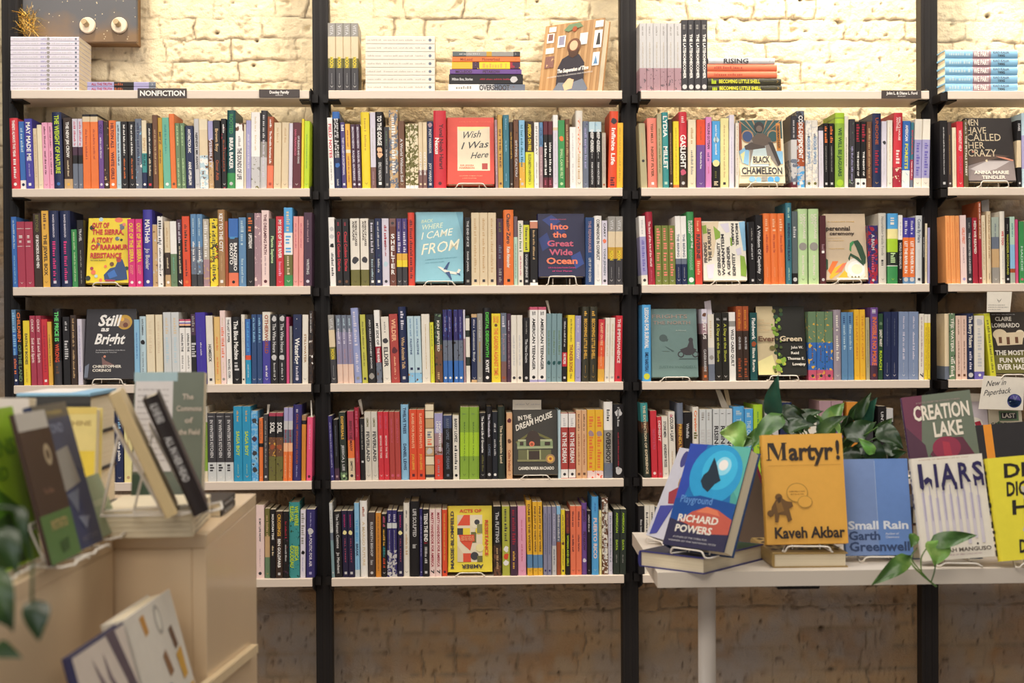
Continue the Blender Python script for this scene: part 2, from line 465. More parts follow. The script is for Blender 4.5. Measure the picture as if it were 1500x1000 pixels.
# ------------------------------------------------------------------ the room: brick wall, floor
def smoothnoise(xs, zs, cell, seed):
    g = np.random.default_rng(seed)
    gx = (xs - xs.min()) / cell; gz = (zs - zs.min()) / cell
    nx, nz = int(gx.max()) + 3, int(gz.max()) + 3
    R = g.random((nx, nz))
    ix, iz = gx.astype(int), gz.astype(int); fx, fz = gx - ix, gz - iz
    fx = fx * fx * (3 - 2 * fx); fz = fz * fz * (3 - 2 * fz)
    return (R[ix, iz] * (1 - fx) + R[ix + 1, iz] * fx) * (1 - fz) + (R[ix, iz + 1] * (1 - fx) + R[ix + 1, iz + 1] * fx) * fz
WALL_Y = 0.235
def brick_wall():
    step = .0042
    xs1 = np.concatenate([np.arange(-2.4, -1.72, .02), np.arange(-1.72, 2.02, step), np.arange(2.02, 2.6, .02)]); zs1 = np.concatenate([np.arange(0, .44, .012), np.arange(.44, 2.4, step), np.arange(2.4, 3.0, .012)])
    X, Z = np.meshgrid(xs1, zs1, indexing='ij')
    warp = (smoothnoise(X, Z, .05, 1) - .5) * .010 + (smoothnoise(X, Z, .018, 21) - .5) * .006 + (smoothnoise(X, Z, .3, 2) - .5) * .010
    warpx = (smoothnoise(X, Z, .04, 3) - .5) * .014 + (smoothnoise(X, Z, .016, 22) - .5) * .006
    course = .0665
    zc = (Z + warp + .012) / course
    row = np.floor(zc).astype(int); fz = (zc - row) * course
    dz = np.minimum(fz, course - fz)
    dx = np.full(X.shape, 1.0); bid = np.zeros(X.shape)
    g = np.random.default_rng(5)
    xe = X + warpx
    for r in range(row.min(), row.max() + 1):
        e = [-2.6 + g.uniform(0, .1)]
        while e[-1] < 2.8:
            e.append(e[-1] + (g.uniform(.185, .215) if g.random() < .72 else g.uniform(.09, .11)))
        e = np.array(e); m = row == r
        j = np.searchsorted(e, xe[m]) - 1
        dx[m] = np.minimum(xe[m] - e[j], e[np.minimum(j + 1, len(e) - 1)] - xe[m])
        tints = g.random(len(e)); bid[m] = tints[j]
    dist = np.minimum(dx, dz)
    jw = .0026 + .0042 * smoothnoise(X, Z, .05, 6)
    joint = 1 - np.clip(dist / jw, 0, 1) ** 1.5
    slap = np.clip((smoothnoise(X, Z, .13, 7) * .6 + smoothnoise(X, Z, .03, 23) * .4 - .40) * 5, 0, 1)          # old render smeared over some joints
    fine = (smoothnoise(X, Z, .0085, 31) - .5) * .0022
    rough = fine + (smoothnoise(X, Z, .0135, 8) - .5) * .003 + (smoothnoise(X, Z, .03, 9) - .5) * .0028 + (smoothnoise(X, Z, .12, 10) - .5) * .006
    chips = np.clip(smoothnoise(X, Z, .03, 11) * .7 + smoothnoise(X, Z, .009, 33) * .3 - .72, 0, 1) * .06
    pits = np.clip(smoothnoise(X, Z, .012, 12) - .9, 0, 1) * .12
    holes = np.zeros(X.shape)
    for _ in range(55):
        hx, hz, hr = g.uniform(-1.7, 2), g.uniform(.3, 2.4), g.choice([.003, .004, .005, .008])
        holes = np.maximum(holes, np.clip(1.4 - np.hypot((X - hx) * g.uniform(.7, 1), Z - hz) / hr, 0, 1))
    depth = joint * (.0075 * (1 - .9 * slap)) + rough + chips * (1 - .5 * slap) + pits + holes * .014 + (bid - .5) * .003
    Y = WALL_Y + depth
    n, k = X.shape
    me = bpy.data.meshes.new('wall_back')
    co = np.stack([X, Y, Z], -1).reshape(-1, 3)
    a = (np.arange(n - 1)[:, None] * k + np.arange(k - 1)[None, :]).reshape(-1)
    faces = np.stack([a, a + k, a + k + 1, a + 1], 1)
    me.vertices.add(len(co)); me.vertices.foreach_set('co', co.ravel())
    me.loops.add(faces.size); me.loops.foreach_set('vertex_index', faces.ravel())
    me.polygons.add(len(faces)); me.polygons.foreach_set('loop_start', np.arange(len(faces)) * 4); me.polygons.foreach_set('loop_total', np.full(len(faces), 4))
    me.polygons.foreach_set('use_smooth', np.ones(len(faces), bool))
    for nm, arr in (('brick_tint', bid), ('mortar', joint * (1 - .6 * slap)), ('render', slap), ('paint_and_lamplight', np.clip((Z - 1.72) / .2 + (smoothnoise(X, Z, .05, 41) - .5) * 1.2, 0, 1) * np.clip(1.25 - smoothnoise(X, Z, .022, 42) * .5, 0, 1)), ('pit', np.clip(pits * 40 + chips * 14 + holes * .9, 0, 1))):
        at_ = me.attributes.new(nm, 'FLOAT', 'POINT'); at_.data.foreach_set('value', arr.ravel().astype(np.float32))
    me.update()
    m, nt, b = base_mat('old_brick', .9, .15)
    A = lambda nm: (lambda q: (setattr(q, 'attribute_name', nm), q.outputs['Fac'])[1])(nt.nodes.new('ShaderNodeAttribute'))
    tc = nt.nodes.new('ShaderNodeTexCoord')
    n1 = nt.nodes.new('ShaderNodeTexNoise'); n1.inputs['Scale'].default_value = 22; n1.inputs['Detail'].default_value = 6
    n2 = nt.nodes.new('ShaderNodeTexNoise'); n2.inputs['Scale'].default_value = 4; n2.inputs['Detail'].default_value = 3
    for q in (n1, n2): nt.links.new(tc.outputs['Object'], q.inputs['Vector'])
    c = mixrgb(nt, 'MIX', A('brick_tint'), rgb('#a6886a'), rgb('#bcac96'))
    c = mixrgb(nt, 'MIX', n1.outputs['Fac'], c, rgb('#b3a797'))
    c = mixrgb(nt, 'MIX', A('render'), c, rgb('#b0a89e'))
    pr = nt.nodes.new('ShaderNodeValToRGB'); pr.color_ramp.elements[0].position = .42; pr.color_ramp.elements[0].color = (*rgb('#e6d4bc'), 1); pr.color_ramp.elements[1].position = .6; pr.color_ramp.elements[1].color = (*rgb('#d8d4d6'), 1)
    nt.links.new(n2.outputs['Fac'], pr.inputs[0])
    c = mixrgb(nt, 'MULTIPLY', 1.0, c, pr.outputs[0])
    c = mixrgb(nt, 'MIX', A('paint_and_lamplight'), c, rgb('#e6d6b4'))     # cream limewash on upper bricks, its pale tone also holding some lamp brightness
    c = mixrgb(nt, 'MIX', A('mortar'), c, rgb('#8a7a66'))
    c = mixrgb(nt, 'MIX', A('pit'), c, rgb('#4e3a28'))
    nt.links.new(c, b.inputs['Base Color'])
    bp = nt.nodes.new('ShaderNodeBump'); bp.inputs['Strength'].default_value = .6; bp.inputs['Distance'].default_value = .005
    n3 = nt.nodes.new('ShaderNodeTexNoise'); n3.inputs['Scale'].default_value = 160; n3.inputs['Detail'].default_value = 4
    nt.links.new(tc.outputs['Object'], n3.inputs['Vector'])
    nt.links.new(n3.outputs['Fac'], bp.inputs['Height']); nt.links.new(bp.outputs[0], b.inputs['Normal'])
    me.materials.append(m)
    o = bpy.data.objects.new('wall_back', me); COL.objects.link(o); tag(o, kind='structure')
brick_wall()
fl = MB(); fl.box((-3.2, -6.2, -.05), (3.4, WALL_Y + .05, 0), plain('pale_floor', '#aba198', .5, .4, noise=(8, .2), stretch=(1, 8, 1)))
tag(fl.build('floor'), kind='structure')

# ------------------------------------------------------------------ shelving: uprights, boards, signs on the shelf edges
ROW0, STEP = CAM_Z + .7021, .29
ROWZ = [ROW0 - STEP * k for k in range(6)]
BAYX = {'left': (-1.3226, -.4490), 'middle': (-.3917, .4826), 'right': (.5394, 1.4110), 'far': (1.4692, 2.34)}
BAYNAME = {'left': 'left bay', 'middle': 'middle bay', 'right': 'right bay', 'far': 'far right bay'}
SHELFNAME = ['top', 'second', 'third', 'fourth', 'fifth', 'bottom']
TH, DEP = .0245, .165
PY = .088                        # the uprights stand behind the boards' front edges
for (xc, wd, lab) in ((-1.352, .05, 'dark slotted steel upright at the left end of the shelving'), (-.4225, .05, 'dark slotted steel upright between left and middle bays'),
                      (.5120, .05, 'dark slotted steel upright between middle and right bays'), (1.4405, .052, 'dark slotted steel upright between right and far right bays'),):
    m = MB(); m.box((xc - wd / 2, PY, 0), (xc + wd / 2, PY + .05, 2.9), STEEL(), .002)
    o = m.build('shelf_upright')
    tag(o, lab, 'shelf upright', 'steel shelf uprights')
    for s in (-1, 1):
        g = MB(); g.box((xc + s * wd * .2 - .005, PY - .0015, .02), (xc + s * wd * .2 + .005, PY + .0008, 2.88), plain('black_slot', '#171314', .6, .3)); g.build('slot_channel', o)
    f = MB(); f.box((xc - wd / 2 - .004, PY - .02, 0), (xc + wd / 2 + .004, PY + .08, .012), STEEL()); f.build('foot_plate', o)
for bay, (xa, xb) in BAYX.items():
    for k in range(6):
        z = ROWZ[k]
        m = MB(); m.box((xa, 0, z - TH), (xb, DEP, z), WOOD(), .0012)
        o = m.build('shelf_board')
        tag(o, 'pale birch shelf board, %s shelf of the %s' % (SHELFNAME[k], BAYNAME[bay]), 'shelf', 'birch shelf boards')
        for s, xe in ((-1, xa), (1, xb)):
            p = MB(); x0, x1 = sorted((xe + s * .0002, xe + s * .0035)); zt = z + (.010 if s > 0 else .004)
            p.add([(x, y, zz) for x in (x0, x1) for y, zz in ((.006, z - TH - .006), (PY - .0005, z - TH - .03), (PY - .0005, zt), (.03, zt), (.006, z - .002))],
                  [(0, 1, 2, 3, 4), (9, 8, 7, 6, 5), (0, 5, 6, 1), (1, 6, 7, 2), (2, 7, 8, 3), (3, 8, 9, 4), (4, 9, 5, 0)], STEEL())
            x0, x1 = sorted((xe + s * .0036, xe + s * .021)); p.box((x0, .05 if bay != 'far' else .008, z - TH - .004), (x1, PY - .0005, z - .004), STEEL())
            x0, x1 = sorted((xe, xe - s * .03)); p.box((x0, .012, z - TH - .004), (x1, PY, z - TH - .0002), STEEL())
            p.build('shelf_bracket', o)
def plaque(px0, py0, px1, py1, lines, lab, Y=-.0032):
    a = at(px0, py1, Y); b = at(px1, py0, Y)
    m = MB(); m.box((a.x, Y, a.z), (b.x, -.0004, b.z), plain('sign_plastic', '#453c3a', .5, .4), .0004)
    o = m.build('shelf_sign'); tag(o, lab, 'sign', 'shelf edge signs')
    L = MB(); W_, H_ = b.x - a.x, b.z - a.z
    for (s_, ua, ub, vb, ch, wg) in lines:
        v, f, wd = text_geo(s_, wg); sx = (ub - ua) * W_ / wd
        L.add([(a.x + ua * W_ + x * sx, Y - .0003, a.z + (1 - vb) * H_ + y * ch * H_) for x, y in v], f, paper('white'))
    L.build('sign_lettering', o)
plaque(201.5, 129.3, 273.5, 143.4, [('NONFICTION', .05, .96, .77, .52, 'b')], 'dark shelf sign reading NONFICTION in white capitals')
plaque(379.5, 130.8, 438.8, 142.6, [('Dooley Family', .26, .74, .52, .34, 'b'), ('BOOKCASE', .41, .59, .8, .14, 'n')], 'small dark donor sign near the end of the left top shelf')
plaque(1291.5, 132.3, 1349.5, 143.9, [('John L. & Diane L. Ford', .12, .9, .52, .34, 'b'), ('BOOKCASE', .41, .6, .8, .14, 'n')], 'small dark donor sign near the end of the right top shelf')
# ---------------------------------------------------------------- shelf books
# section: bay, shelf, zoom origin x, y, zoom scale ; then one line per book, in that zoom's pixels
#   left right top [H] bands [xN copies] | lettering~colour~from~to~size ... (fractions down the spine)
BOOKS = """
#left 1 0 150 6.25
110 187 145 H red @-1.5|THERE'S ALWAYS THIS YEAR~white~.03~.55~.3|*~white~.58~.85~.3|^o~white
187 243 175 blue.87/white|*~pale-blue~.1~.45~.4|^o~navy
243 315 150 violet-blue|MAY MADE ME~white~.05~.6~.5|*~lavender~.64~.82~.2|^s~white
315 355 238 beige|*~tan~.1~.8~.3|^v~tan
355 400 205 cream|^v~grey
400 455 185 pink|*~maroon~.06~.38~.3|*~maroon~.43~.78~.3|^v~crimson
455 498 185 pink|*~maroon~.06~.38~.3|*~maroon~.43~.78~.3|^v~crimson
498 585 90 H navy|THE WEIGHT OF NATURE~lime~.04~.8~.45|^o~blue
590 670 140 dark-brown.86/tan @-1|THE NEW JIM CROW~white~.06~.56~.33|*~beige~.6~.82~.2|^s~gold
670 765 150 lilac.4/plum.52/black.64/slate x2 @-.6|*~rose~.04~.38~.4|^v~white
765 908 110 black.03/beige.1/orange x2|*~brick~.2~.6~.25
908 955 165 purple|OUZ~indigo~.06~.2~.5|*~lilac~.25~.55~.3|^o~lilac
955 1005 170 mix(brown,dark-brown,tan)|^o~white
1005 1070 165 orange|HILTON ALS~maroon~.04~.4~.42|WHITE GIRLS~maroon~.46~.86~.42|^o~white
1070 1115 175 pale-blue|*~navy~.05~.65~.35|^v~navy
1115 1245 175 black x2|*~white~.05~.5~.25|*~orange~.55~.85~.22|^v~white
1245 1305 150 mix(light-blue,slate,white)|*~navy~.06~.66~.35
1305 1350 165 cream.48/teal.76/navy|SPIRIT~tan~.25~.46~.5|RUN~dark-teal~.5~.66~.5|^o~white
1350 1405 190 black|*~white~.08~.5~.25|*~beige~.54~.8~.3|^s~red
1405 1455 115 brown|*~tan~.2~.8~.3
1455 1495 140 mustard|MITZ~brown~.2~.38~.5|*~brown~.45~.64~.4
#left 1 230 150 6.25
60 130 140 mint-green @-1.7|*~teal~.1~.5~.25|^o~white
130 182 105 orange|^o~brown
182 270 190 sage-green x2 @-1.5|*~pale-green~.04~.34~.3|^o~pale-green|*~pale-green~.54~.94~.3
270 345 215 navy @-1|ANTARCTICA INC~white~.05~.43~.33|ANNE APPLEBAUM~white~.57~.94~.33
348 395 150 silver @-.9|NEPHEW ¦ MK ASANTE~black~.2~.72~.42|^v~black
395 475 155 cream.15/beige.52/mix(brown,pale-blue,white,tan)
478 525 170 lavender.28/brown.6/mix(brown,tan,dark-brown)|VISIBILITY~lilac~.25~.7~.5|^v~white
528 592 165 black|Brown Boy~tan~.12~.46~.4|Omer Aziz~rust~.58~.88~.4
592 642 150 mix(black,black,black,crimson) @-.4|*~white~.08~.2~.3|*~rust~.3~.75~.3|^v~white
642 718 72 H dark-teal.8/green @.4|ROOTED~green~.05~.3~.42|BREA BAKER~white~.35~.75~.42|^o~silver
718 792 190 mix(brown,white).12/white|*~grey~.2~.35~.3|THE SOUNDS OF LIFE~charcoal~.38~.86~.5
795 815 200 cream
815 862 165 lavender|*~lilac~.2~.7~.3
862 945 90 white.58/mix(grey,silver,olive)|*~beige~.06~.25~.2|*~beige~.3~.5~.2
945 1005 75 H charcoal.4/grey.6/silver @1|*~silver~.06~.35~.35|*~lilac~.38~.85~.3
1005 1065 130 rust.68/coral|*~white~.04~.15~.3|The Movable American Life~white~.2~.65~.3|^s~brick
1068 1203 185 beige x2|*~tan~.08~.3~.25|^v~brown
1205 1240 190 lilac|^v~lavender
1240 1318 185 maroon|SAN FRANCISCO~rose~.1~.5~.2~.3|OF SILENCE AND SONG~silver~.2~.62~.2~.68|^v~white
1318 1342 150 yellow
1342 1393 170 lime|*~green~.2~.7~.15|^v~green
#left 2 0 300 6.25
115 165 110 blue @-1.2|*~pale-blue~.05~.45~.3|*~light-blue~.55~.95~.25
165 318 155 rose-red x2|*~white~.1~.11~.8|*~white~.21~.25~.4|*~white~.29~.32~.4|*~white~.37~.38~.8|^v~white
320 395 80 dark-brown|BEYOND~olive~.02~.25~.35|OF BONOBOS AND MEN~white~.29~.74~.33
397 462 55 gold|*~brown~.04~.24~.4|THE JEWEL BOX~dark-brown~.31~.85~.45|^v~brown
462 553 55 H navy|RAMZI BARROUD~lilac~.05~.35~.16|*~magenta~.4~.92~.3|^s~lilac
565 660 55 H navy|RAMZI BARROUD~lilac~.05~.35~.16|*~magenta~.4~.92~.3|^s~lilac
662 718 225 green|*~pale-green~.05~.35~.3|*~pale-green~.4~.9~.25
718 782 140 black|TRAVEL~silver~.13~.32~.33|*~grey~.45~.7~.2|*~grey~.75~.95~.15
FACE 785 1175 122 722 sierra
1178 1312 130 magenta x2 @-.7|OUT OF THE SIERRA~yellow~.06~.64~.5|VICTORIA/BLANCO~peach~.68~.82~.4|^o~white
1318 1402 45 H violet-blue @-.3|MATH-ish~white~.13~.43~.5|Jo Boaler~silver~.5~.78~.42|^o~white
1402 1445 180 mix(brown,tan,silver)
1445 1496 105 mix(white,white,black)|*~charcoal~.06~.4~.5|*~charcoal~.45~.8~.3|^o~white
#left 2 230 300 6.25
78 130 150 beige.48/dark-brown.82/tan @-1|*~tan~.1~.4~.3|*~beige~.56~.72~.3|^o~white
130 190 150 white.5/sage-green|*~mint-green~.55~.8~.2|^v~dark-green
192 243 135 plum.3/black|*~lilac~.05~.35~.4|*~beige~.4~.8~.3|7~white~.9~.97~.5
243 312 105 vermilion|*~dark-brown~.12~.5~.35|*~maroon~.62~.85~.3|^o~orange
315 425 85 steel-blue.45/mix(steel-blue,slate,pale-blue).83/charcoal x2 @-.6|*~pale-blue~.06~.3~.3|*~white~.38~.65~.35
428 485 130 greige.6/mix(tan,mauve,mustard)|*~white~.04~.56~.5
488 563 125 mix(yellow,yellow,yellow,yellow,black,orange) @-.5|*~olive~.06~.4~.4|*~olive~.45~.9~.4
565 628 45 H tan-brown|KEY TO THE CITY~white~.05~.55~.5|*~tan~.6~.8~.2|^s~white
628 658 150 rust|*~brick~.1~.8~.3
658 748 125 blue.28/charcoal.8/coral @0|*~sky-blue~.27~.3~.7|BANZEIRO/OKOTO~white~.36~.77~.75|^o~black
750 818 115 steel-blue|*~pale-blue~.05~.4~.4|*~pale-blue~.6~.95~.3
820 893 75 black|*~orange~.06~.25~.5|UPSTREAM~white~.28~.48~.4|^v~silver
893 960 75 mix(palest-pink,mauve,palest-pink)|*~mauve~.1~.8~.4
960 1030 50 palest-pink|THE DREAMING PATH~maroon~.05~.58~.36|*~mauve~.6~.85~.2|^o~maroon
1030 1090 125 charcoal-green|Planta Sapiens~pale-green~.26~.66~.4
1090 1165 105 red|MY SIDE OF THE RIVER~white~.05~.6~.38|*~pink~.65~.85~.35|^v~pink
1165 1245 25 sky-blue.32/white.6/olive.86/green|*~beige~.05~.3~.4|*~sky-blue~.36~.57~.6|*~beige~.62~.85~.3|^v~white
1247 1342 105 salmon-pink x2 @.5|*~rose~.1~.45~.25|^v~maroon
1342 1420 70 plum|*~mauve~.1~.4~.2|WRITING~silver~.63~.84~.28|^o~lilac
#left 3 0 440 6.25
130 172 85 steel-blue.3/blue.6/navy @-1.8|*~light-blue~.04~.3~.6|*~light-blue~.33~.6~.6|*~orange~.65~.85~.6|^o~white
172 216 90 black|CHILDREN~orange~.03~.42~.6|OF THE LAND~sage-green~.46~.95~.6
222 283 185 yellow @-.8|EARTHLY BODIES~charcoal~.2~.68~.35|*~mustard~.75~.95~.2
290 392 140 rose-red x2 @-1.4|CHUKY~palest-pink~.05~.24~.4|Soil and Spirit~palest-pink~.32~.68~.45
392 450 172 red|*~crimson~.1~.8~.35|^s~white
450 490 195 gold|*~brown~.2~.7~.25
500 570 75 H black.68/charcoal @-.8|THE PRICE IS~mint-bright~.04~.43~.5|WRONG~vermilion~.46~.7~.5|*~brown~.75~.85~.4
585 652 150 black|*~silver~.07~.2~.3|*~silver~.35~.62~.5
655 712 135 dark-brown|*~tan~.05~.45~.3|*~tan~.5~.9~.3
715 760 170 lilac|*~lavender~.1~.8~.25
FACE 765 1228 78 720 still
1232 1283 175 light-blue @-.4|*~blue~.2~.6~.2|^v~grey
1285 1345 145 H pale-blue|KATE ZAMBRENO~charcoal~.04~.28~.22|^b~black~.38|TO WRITE AS IF~charcoal~.52~.86~.2
1350 1425 130 cream @-.8|*~beige~.1~.55~.35|^v~charcoal
1430 1497 130 cream|*~beige~.1~.55~.35|^v~charcoal
#left 3 230 440 6.25
68 213 108 pale-grey x2 @-.9|*~beige~.08~.3~.35|*~pale-blue~.35~.7~.35
213 320 172 rose.03/white.05/violet.07/peach.1/black.13/white x2 @-.8|LIVING IN THE~black~.22~.5~.33|*~grey~.56~.76~.3|^s~black
320 370 125 plum.3/black|*~grey~.03~.25~.5|*~silver~.41~.51~.8|*~silver~.53~.61~.8|^s~grey
370 463 110 royal-violet @-1.5|*~violet-blue~.2~.4~.2|*~lilac~.42~.6~.15|*~violet-blue~.65~.8~.15
465 530 140 ivory|HOMESICK~charcoal~.42~.68~.38|^s~charcoal
532 588 150 soft-gold @-1|*~orange~.3~.5~.3|*~orange~.6~.85~.3|^v~brown
588 638 92 palest-pink|*~beige~.1~.2~.2|*~coral~.23~.64~.5|*~beige~.7~.85~.25|^o~grey
640 692 155 white|THE LAST SUPPER~charcoal~.03~.38~.36|RACHEL CUSK~charcoal~.63~.92~.36
694 776 150 H black|The Blue Machine~white~.06~.64~.45|*~silver~.68~.8~.5|^v~white
778 812 128 ivory @-.4|*~grey~.1~.6~.15|^s~black
815 865 170 blue.56/vermilion.63/teal-blue|*~sky-blue~.05~.5~.4|*~pale-blue~.7~.9~.25
868 967 128 steel-navy x2 @0|*~light-blue~.05~.4~.35|^v~white
967 1043 105 ivory.4/violet-blue|OTHERWORLD~rust~.04~.58~.4|*~white~.75~.9~.25|^v~white
1043 1185 128 black x2|^b~silver~.06|The Wise Hours~silver~.13~.55~.4|^b~silver~.62|*~silver~.7~.9~.25|^v~white
1185 1212 150 rose-pink
1215 1240 235 grey
1243 1323 128 mix(navy,navy,navy,white).22/navy @.5|Waterlog~white~.34~.72~.5|*~lilac~.75~.92~.3|^o~lilac
1330 1385 130 ivory|STILLWATER~tan-brown~.28~.7~.33|^v~charcoal
1388 1430 95 mix(dark-brown,black,dark-brown,dark-brown,white)|*~silver~.04~.3~.3
#left 4 0 540 4
FACE 515 632 235 645 peony
636 725 245 navy x2 @0|*~light-blue~.06~.36~.35|the plain~white~.43~.7~.35|^v~white
728 777 240 pale-yellow|*~tan~.3~.6~.2|^o~tan
#left 4 270 580 7.143
113 155 180 sky-blue.12/black.2/silver.37/black.52/silver
162 250 108 H ivory.21/leaf-green.86/cream @-.4|^b~olive~.1|The Perennial Kitchen~pale-green~.26~.73~.3
250 520 178 charcoal.72/pale-grey x3|*~silver~.045~.055~.8|IN WINTER'S KITCHEN~silver~.1~.65~.34|*~charcoal~.75~.85~.5|^v~white
522 705 108 teal-blue x2 @-.3|*~gold~.06~.2~.2|SAGA BOY~lime~.33~.66~.36|*~pale-green~.77~.9~.08|^v~gold
705 778 155 mix(light-blue,sky-blue,light-blue,charcoal)|^b~charcoal~.14|^b~plum~.4|^b~charcoal~.6|^b~charcoal~.84
785 825 230 orange.4/black.46/orange @.2|*~brown~.05~.35~.3|^v~white
828 880 190 charcoal|*~grey~.1~.8~.35|^s~silver
882 1035 175 rose-red.05/black.36/mix(gold,brown,gold).64/mix(dark-brown,olive,plum) x2 @.5|SOIL~white~.14~.3~.6|^b~rust~.5
1035 1130 122 lavender.18/silver.3/slate.48/peach.6/orange x2 @1|*~crimson~.3~.48~.4|*~peach~.65~.95~.3
1132 1220 90 H indigo|*~lilac~.06~.1~.3|CALL ME SPEAKING CLOUD~rust~.12~.78~.2|*~lavender~.8~.95~.15
1225 1270 200 tan-brown.08/black.14/orange-brown @.8|*~orange~.2~.85~.15
1275 1335 222 hot-pink @1.3|*~pink~.12~.5~.2|^o~maroon
#left 5 360 725 7.143
105 195 105 palest-pink @.2|IS MY LIFE NOW~charcoal~.18~.5~.2|*~mauve~.6~.85~.1|^o~charcoal
200 255 140 olive.4/tan.7/sage-green|*~tan~.1~.5~.4|^v~gold
258 315 150 black|MOUNTAIN TIME~white~.07~.44~.36|*~beige~.53~.67~.35
315 390 172 dark-brown|CROSSINGS~gold~.04~.37~.42|BEN GOLDFARB~white~.41~.84~.38|^s~silver
390 455 172 mix(plum,black,maroon)|*~crimson~.15~.4~.3|*~silver~.5~.75~.25
455 565 75 H mix(dark-teal,teal,dark-green)|WE WERE/ILLEGAL~lime~.05~.31~.8|JESSICA/GOUDEAU~lime~.57~.86~.8
570 625 155 pale-lilac @.6|*~grey~.05~.5~.6|^b~black~.63|*~lavender~.7~.9~.2
632 722 150 indigo|*~lavender~.05~.25~.15|^b~silver~.32|A POLITIC FOR AIR~lilac~.37~.84~.3|^s~lavender
#middle 0 470 0 6.522
70 362 220 grey.2/beige.52/olive.66/charcoal x4 @0|VITA~silver~.03~.18~.4|MOON~yellow~.5~.66~.45|*~silver~.74~.9~.06|^v~white
#middle 1 470 150 6.522
80 132 145 white @-1.5|FIELD NOTES~red~.09~.57~.5|*~grey~.62~.88~.25|^v~grey
132 200 90 H blue.09/black.6/navy|NINE LINE/FALLING~silver~.09~.6~.6|^b~blue~.7|*~silver~.88~.96~.25
203 248 190 indigo-purple|*~white~.04~.13~.6|THEY CALLED US EXCEPTIONAL~lilac~.23~.8~.38|^s~white
250 298 205 gold.4/cream.45/gold|*~rust~.1~.35~.3|*~rust~.5~.9~.3
300 393 210 plum x2|BROWN NEON~lilac~.04~.37~.35|RAQUEL GUTIERREZ~lilac~.41~.88~.35|^o~lilac
397 478 95 H yellow @-1|*~mustard~.08~.25~.25|*~mustard~.3~.5~.25|^v~brown
480 532 95 lilac.72/mauve-brown @-.6|*~silver~.2~.6~.3|*~mauve~.78~.95~.3
532 608 92 H black|TO THE GORGE~white~.05~.44~.5|^b~peach~.5|^b~peach~.56|EMILY HALNON~silver~.66~.9~.35|^s~white
610 660 235 charcoal|*~sage-green~.07~.3~.25|*~silver~.37~.75~.3|^s~grey
660 745 75 H mix(pale-blue,tan,slate,beige)|*~white~.1~.8~.4
747 808 178 brown|A World Without Soil~silver~.26~.9~.4|^v~beige
812 935 205 mix(cream,olive,cream,olive-green).95/white x3 @-.1
935 1018 190 beige.72/mauve-brown x2|CITY MADE~white~.45~.8~.4|^o~beige
1018 1078 180 navy|^b~mauve~.06|POET WARRIOR~silver~.12~.48~.36|JOY HARJO~silver~.62~.9~.36|^s~silver
1080 1200 80 H red|Yuval Noah Harari~maroon~.17~.75~.3~.62|Nexus~white~.35~.56~.3~.28|^o~maroon
FACE 1207 1658 145 780 wish
#middle 1 690 150 6.522
235 262 165 mauve @-.6|*~lilac~.1~.8~.3
262 308 118 mustard-tan|IN THE TREE~brown~.2~.72~.4|^s~brown
310 370 120 steel-teal @-.3|*~light-blue~.05~.2~.2|*~light-blue~.35~.5~.2|*~light-blue~.8~.9~.2
372 408 190 dark-brown|*~mustard~.15~.55~.4|^o~grey
410 460 165 mix(dark-brown,brown,black)|SITTING CALTOU~silver~.3~.83~.36
462 520 170 light-blue.62/mix(pale-green,gold,palest-pink)|*~steel-teal~.07~.68~.4|^s~silver
522 603 180 dark-brown.46/lime-yellow @0|AMERICA ON FIRE~yellow~.04~.44~.36|ELIZABETH HINTON~olive~.49~.9~.28|^v~olive
605 653 190 white|INTERPLAY~grey~.06~.5~.35|*~grey~.6~.85~.2|^v~charcoal
655 690 190 steel-blue.37/mauve|*~navy~.08~.34~.4|*~palest-pink~.5~.8~.3
692 782 180 maroon.2/black.84/maroon x2|*~white~.32~.8~.45|*~rose~.88~.95~.4
785 835 120 white.17/beige.21/lilac|*~silver~.25~.85~.3|^v~grey
835 898 170 green|^b~orange~.27|SMALL CAN BE FELT~pale-green~.42~.86~.36|^o~pale-green
900 943 160 brown|*~tan~.08~.7~.4
945 1005 235 white|*~silver~.1~.5~.2|*~silver~.6~.9~.2
1002 1068 80 H ivory|YOU/THEY~orange~.08~.55~.35|*~tan~.56~.88~.4|^v~charcoal
1070 1128 180 mix(indigo,slate,navy)|*~lavender~.1~.7~.4|^v~lavender
1128 1250 185 mix(light-blue,pale-blue,slate).15/black x2|DEEP CREEK~white~.12~.46~.42|*~silver~.2~.55~.15|PAM HOUSTON~silver~.61~.94~.28
1253 1292 290 greige|*~mauve~.08~.8~.3|^s~rust
1310 1390 85 H vermilion @1.6|^b~charcoal~.13|Infinite Life~white~.22~.7~.44|*~maroon~.86~.97~.5
1392 1452 195 golden-yellow @.6|*~mustard~.08~.9~.3
#middle 2 470 300 6.522
90 148 120 white @-1.4|^b~silver~.17|^b~silver~.28|^b~black~.41|*~charcoal~.52~.85~.4
150 280 135 black x2 @-1|*~crimson~.05~.1~.35|Cloud Cuckoo Diaries~red~.19~.78~.4|^o~brown
288 378 130 ivory.76/olive @-.7|BORN OF LAKES/AND PLAINS~dark-brown~.04~.41~.5|^b~charcoal~.62|^v~dark-brown
385 465 130 ivory.76/olive|BORN OF LAKES/AND PLAINS~dark-brown~.04~.41~.5|^b~charcoal~.62|^v~dark-brown
468 525 140 mix(indigo,charcoal,slate)|*~lilac~.05~.5~.4|*~pale-blue~.6~.9~.3|^s~white
525 590 130 mix(charcoal,navy,dark-teal)|*~silver~.05~.45~.25|*~silver~.6~.8~.3|^s~white
592 660 130 lilac|*~crimson~.1~.42~.35|*~crimson~.3~.56~.2|^b~pale-blue~.68|^o~charcoal
662 725 130 mauve-brown.12/rust-brown @-.4|SHELTER~white~.22~.84~.55~s|^o~charcoal~.07|^v~white
728 832 130 indigo-purple.52/gold.62/yellow.72/charcoal x2|*~mauve~.05~.15~.3|*~lilac~.2~.5~.5|^v~white
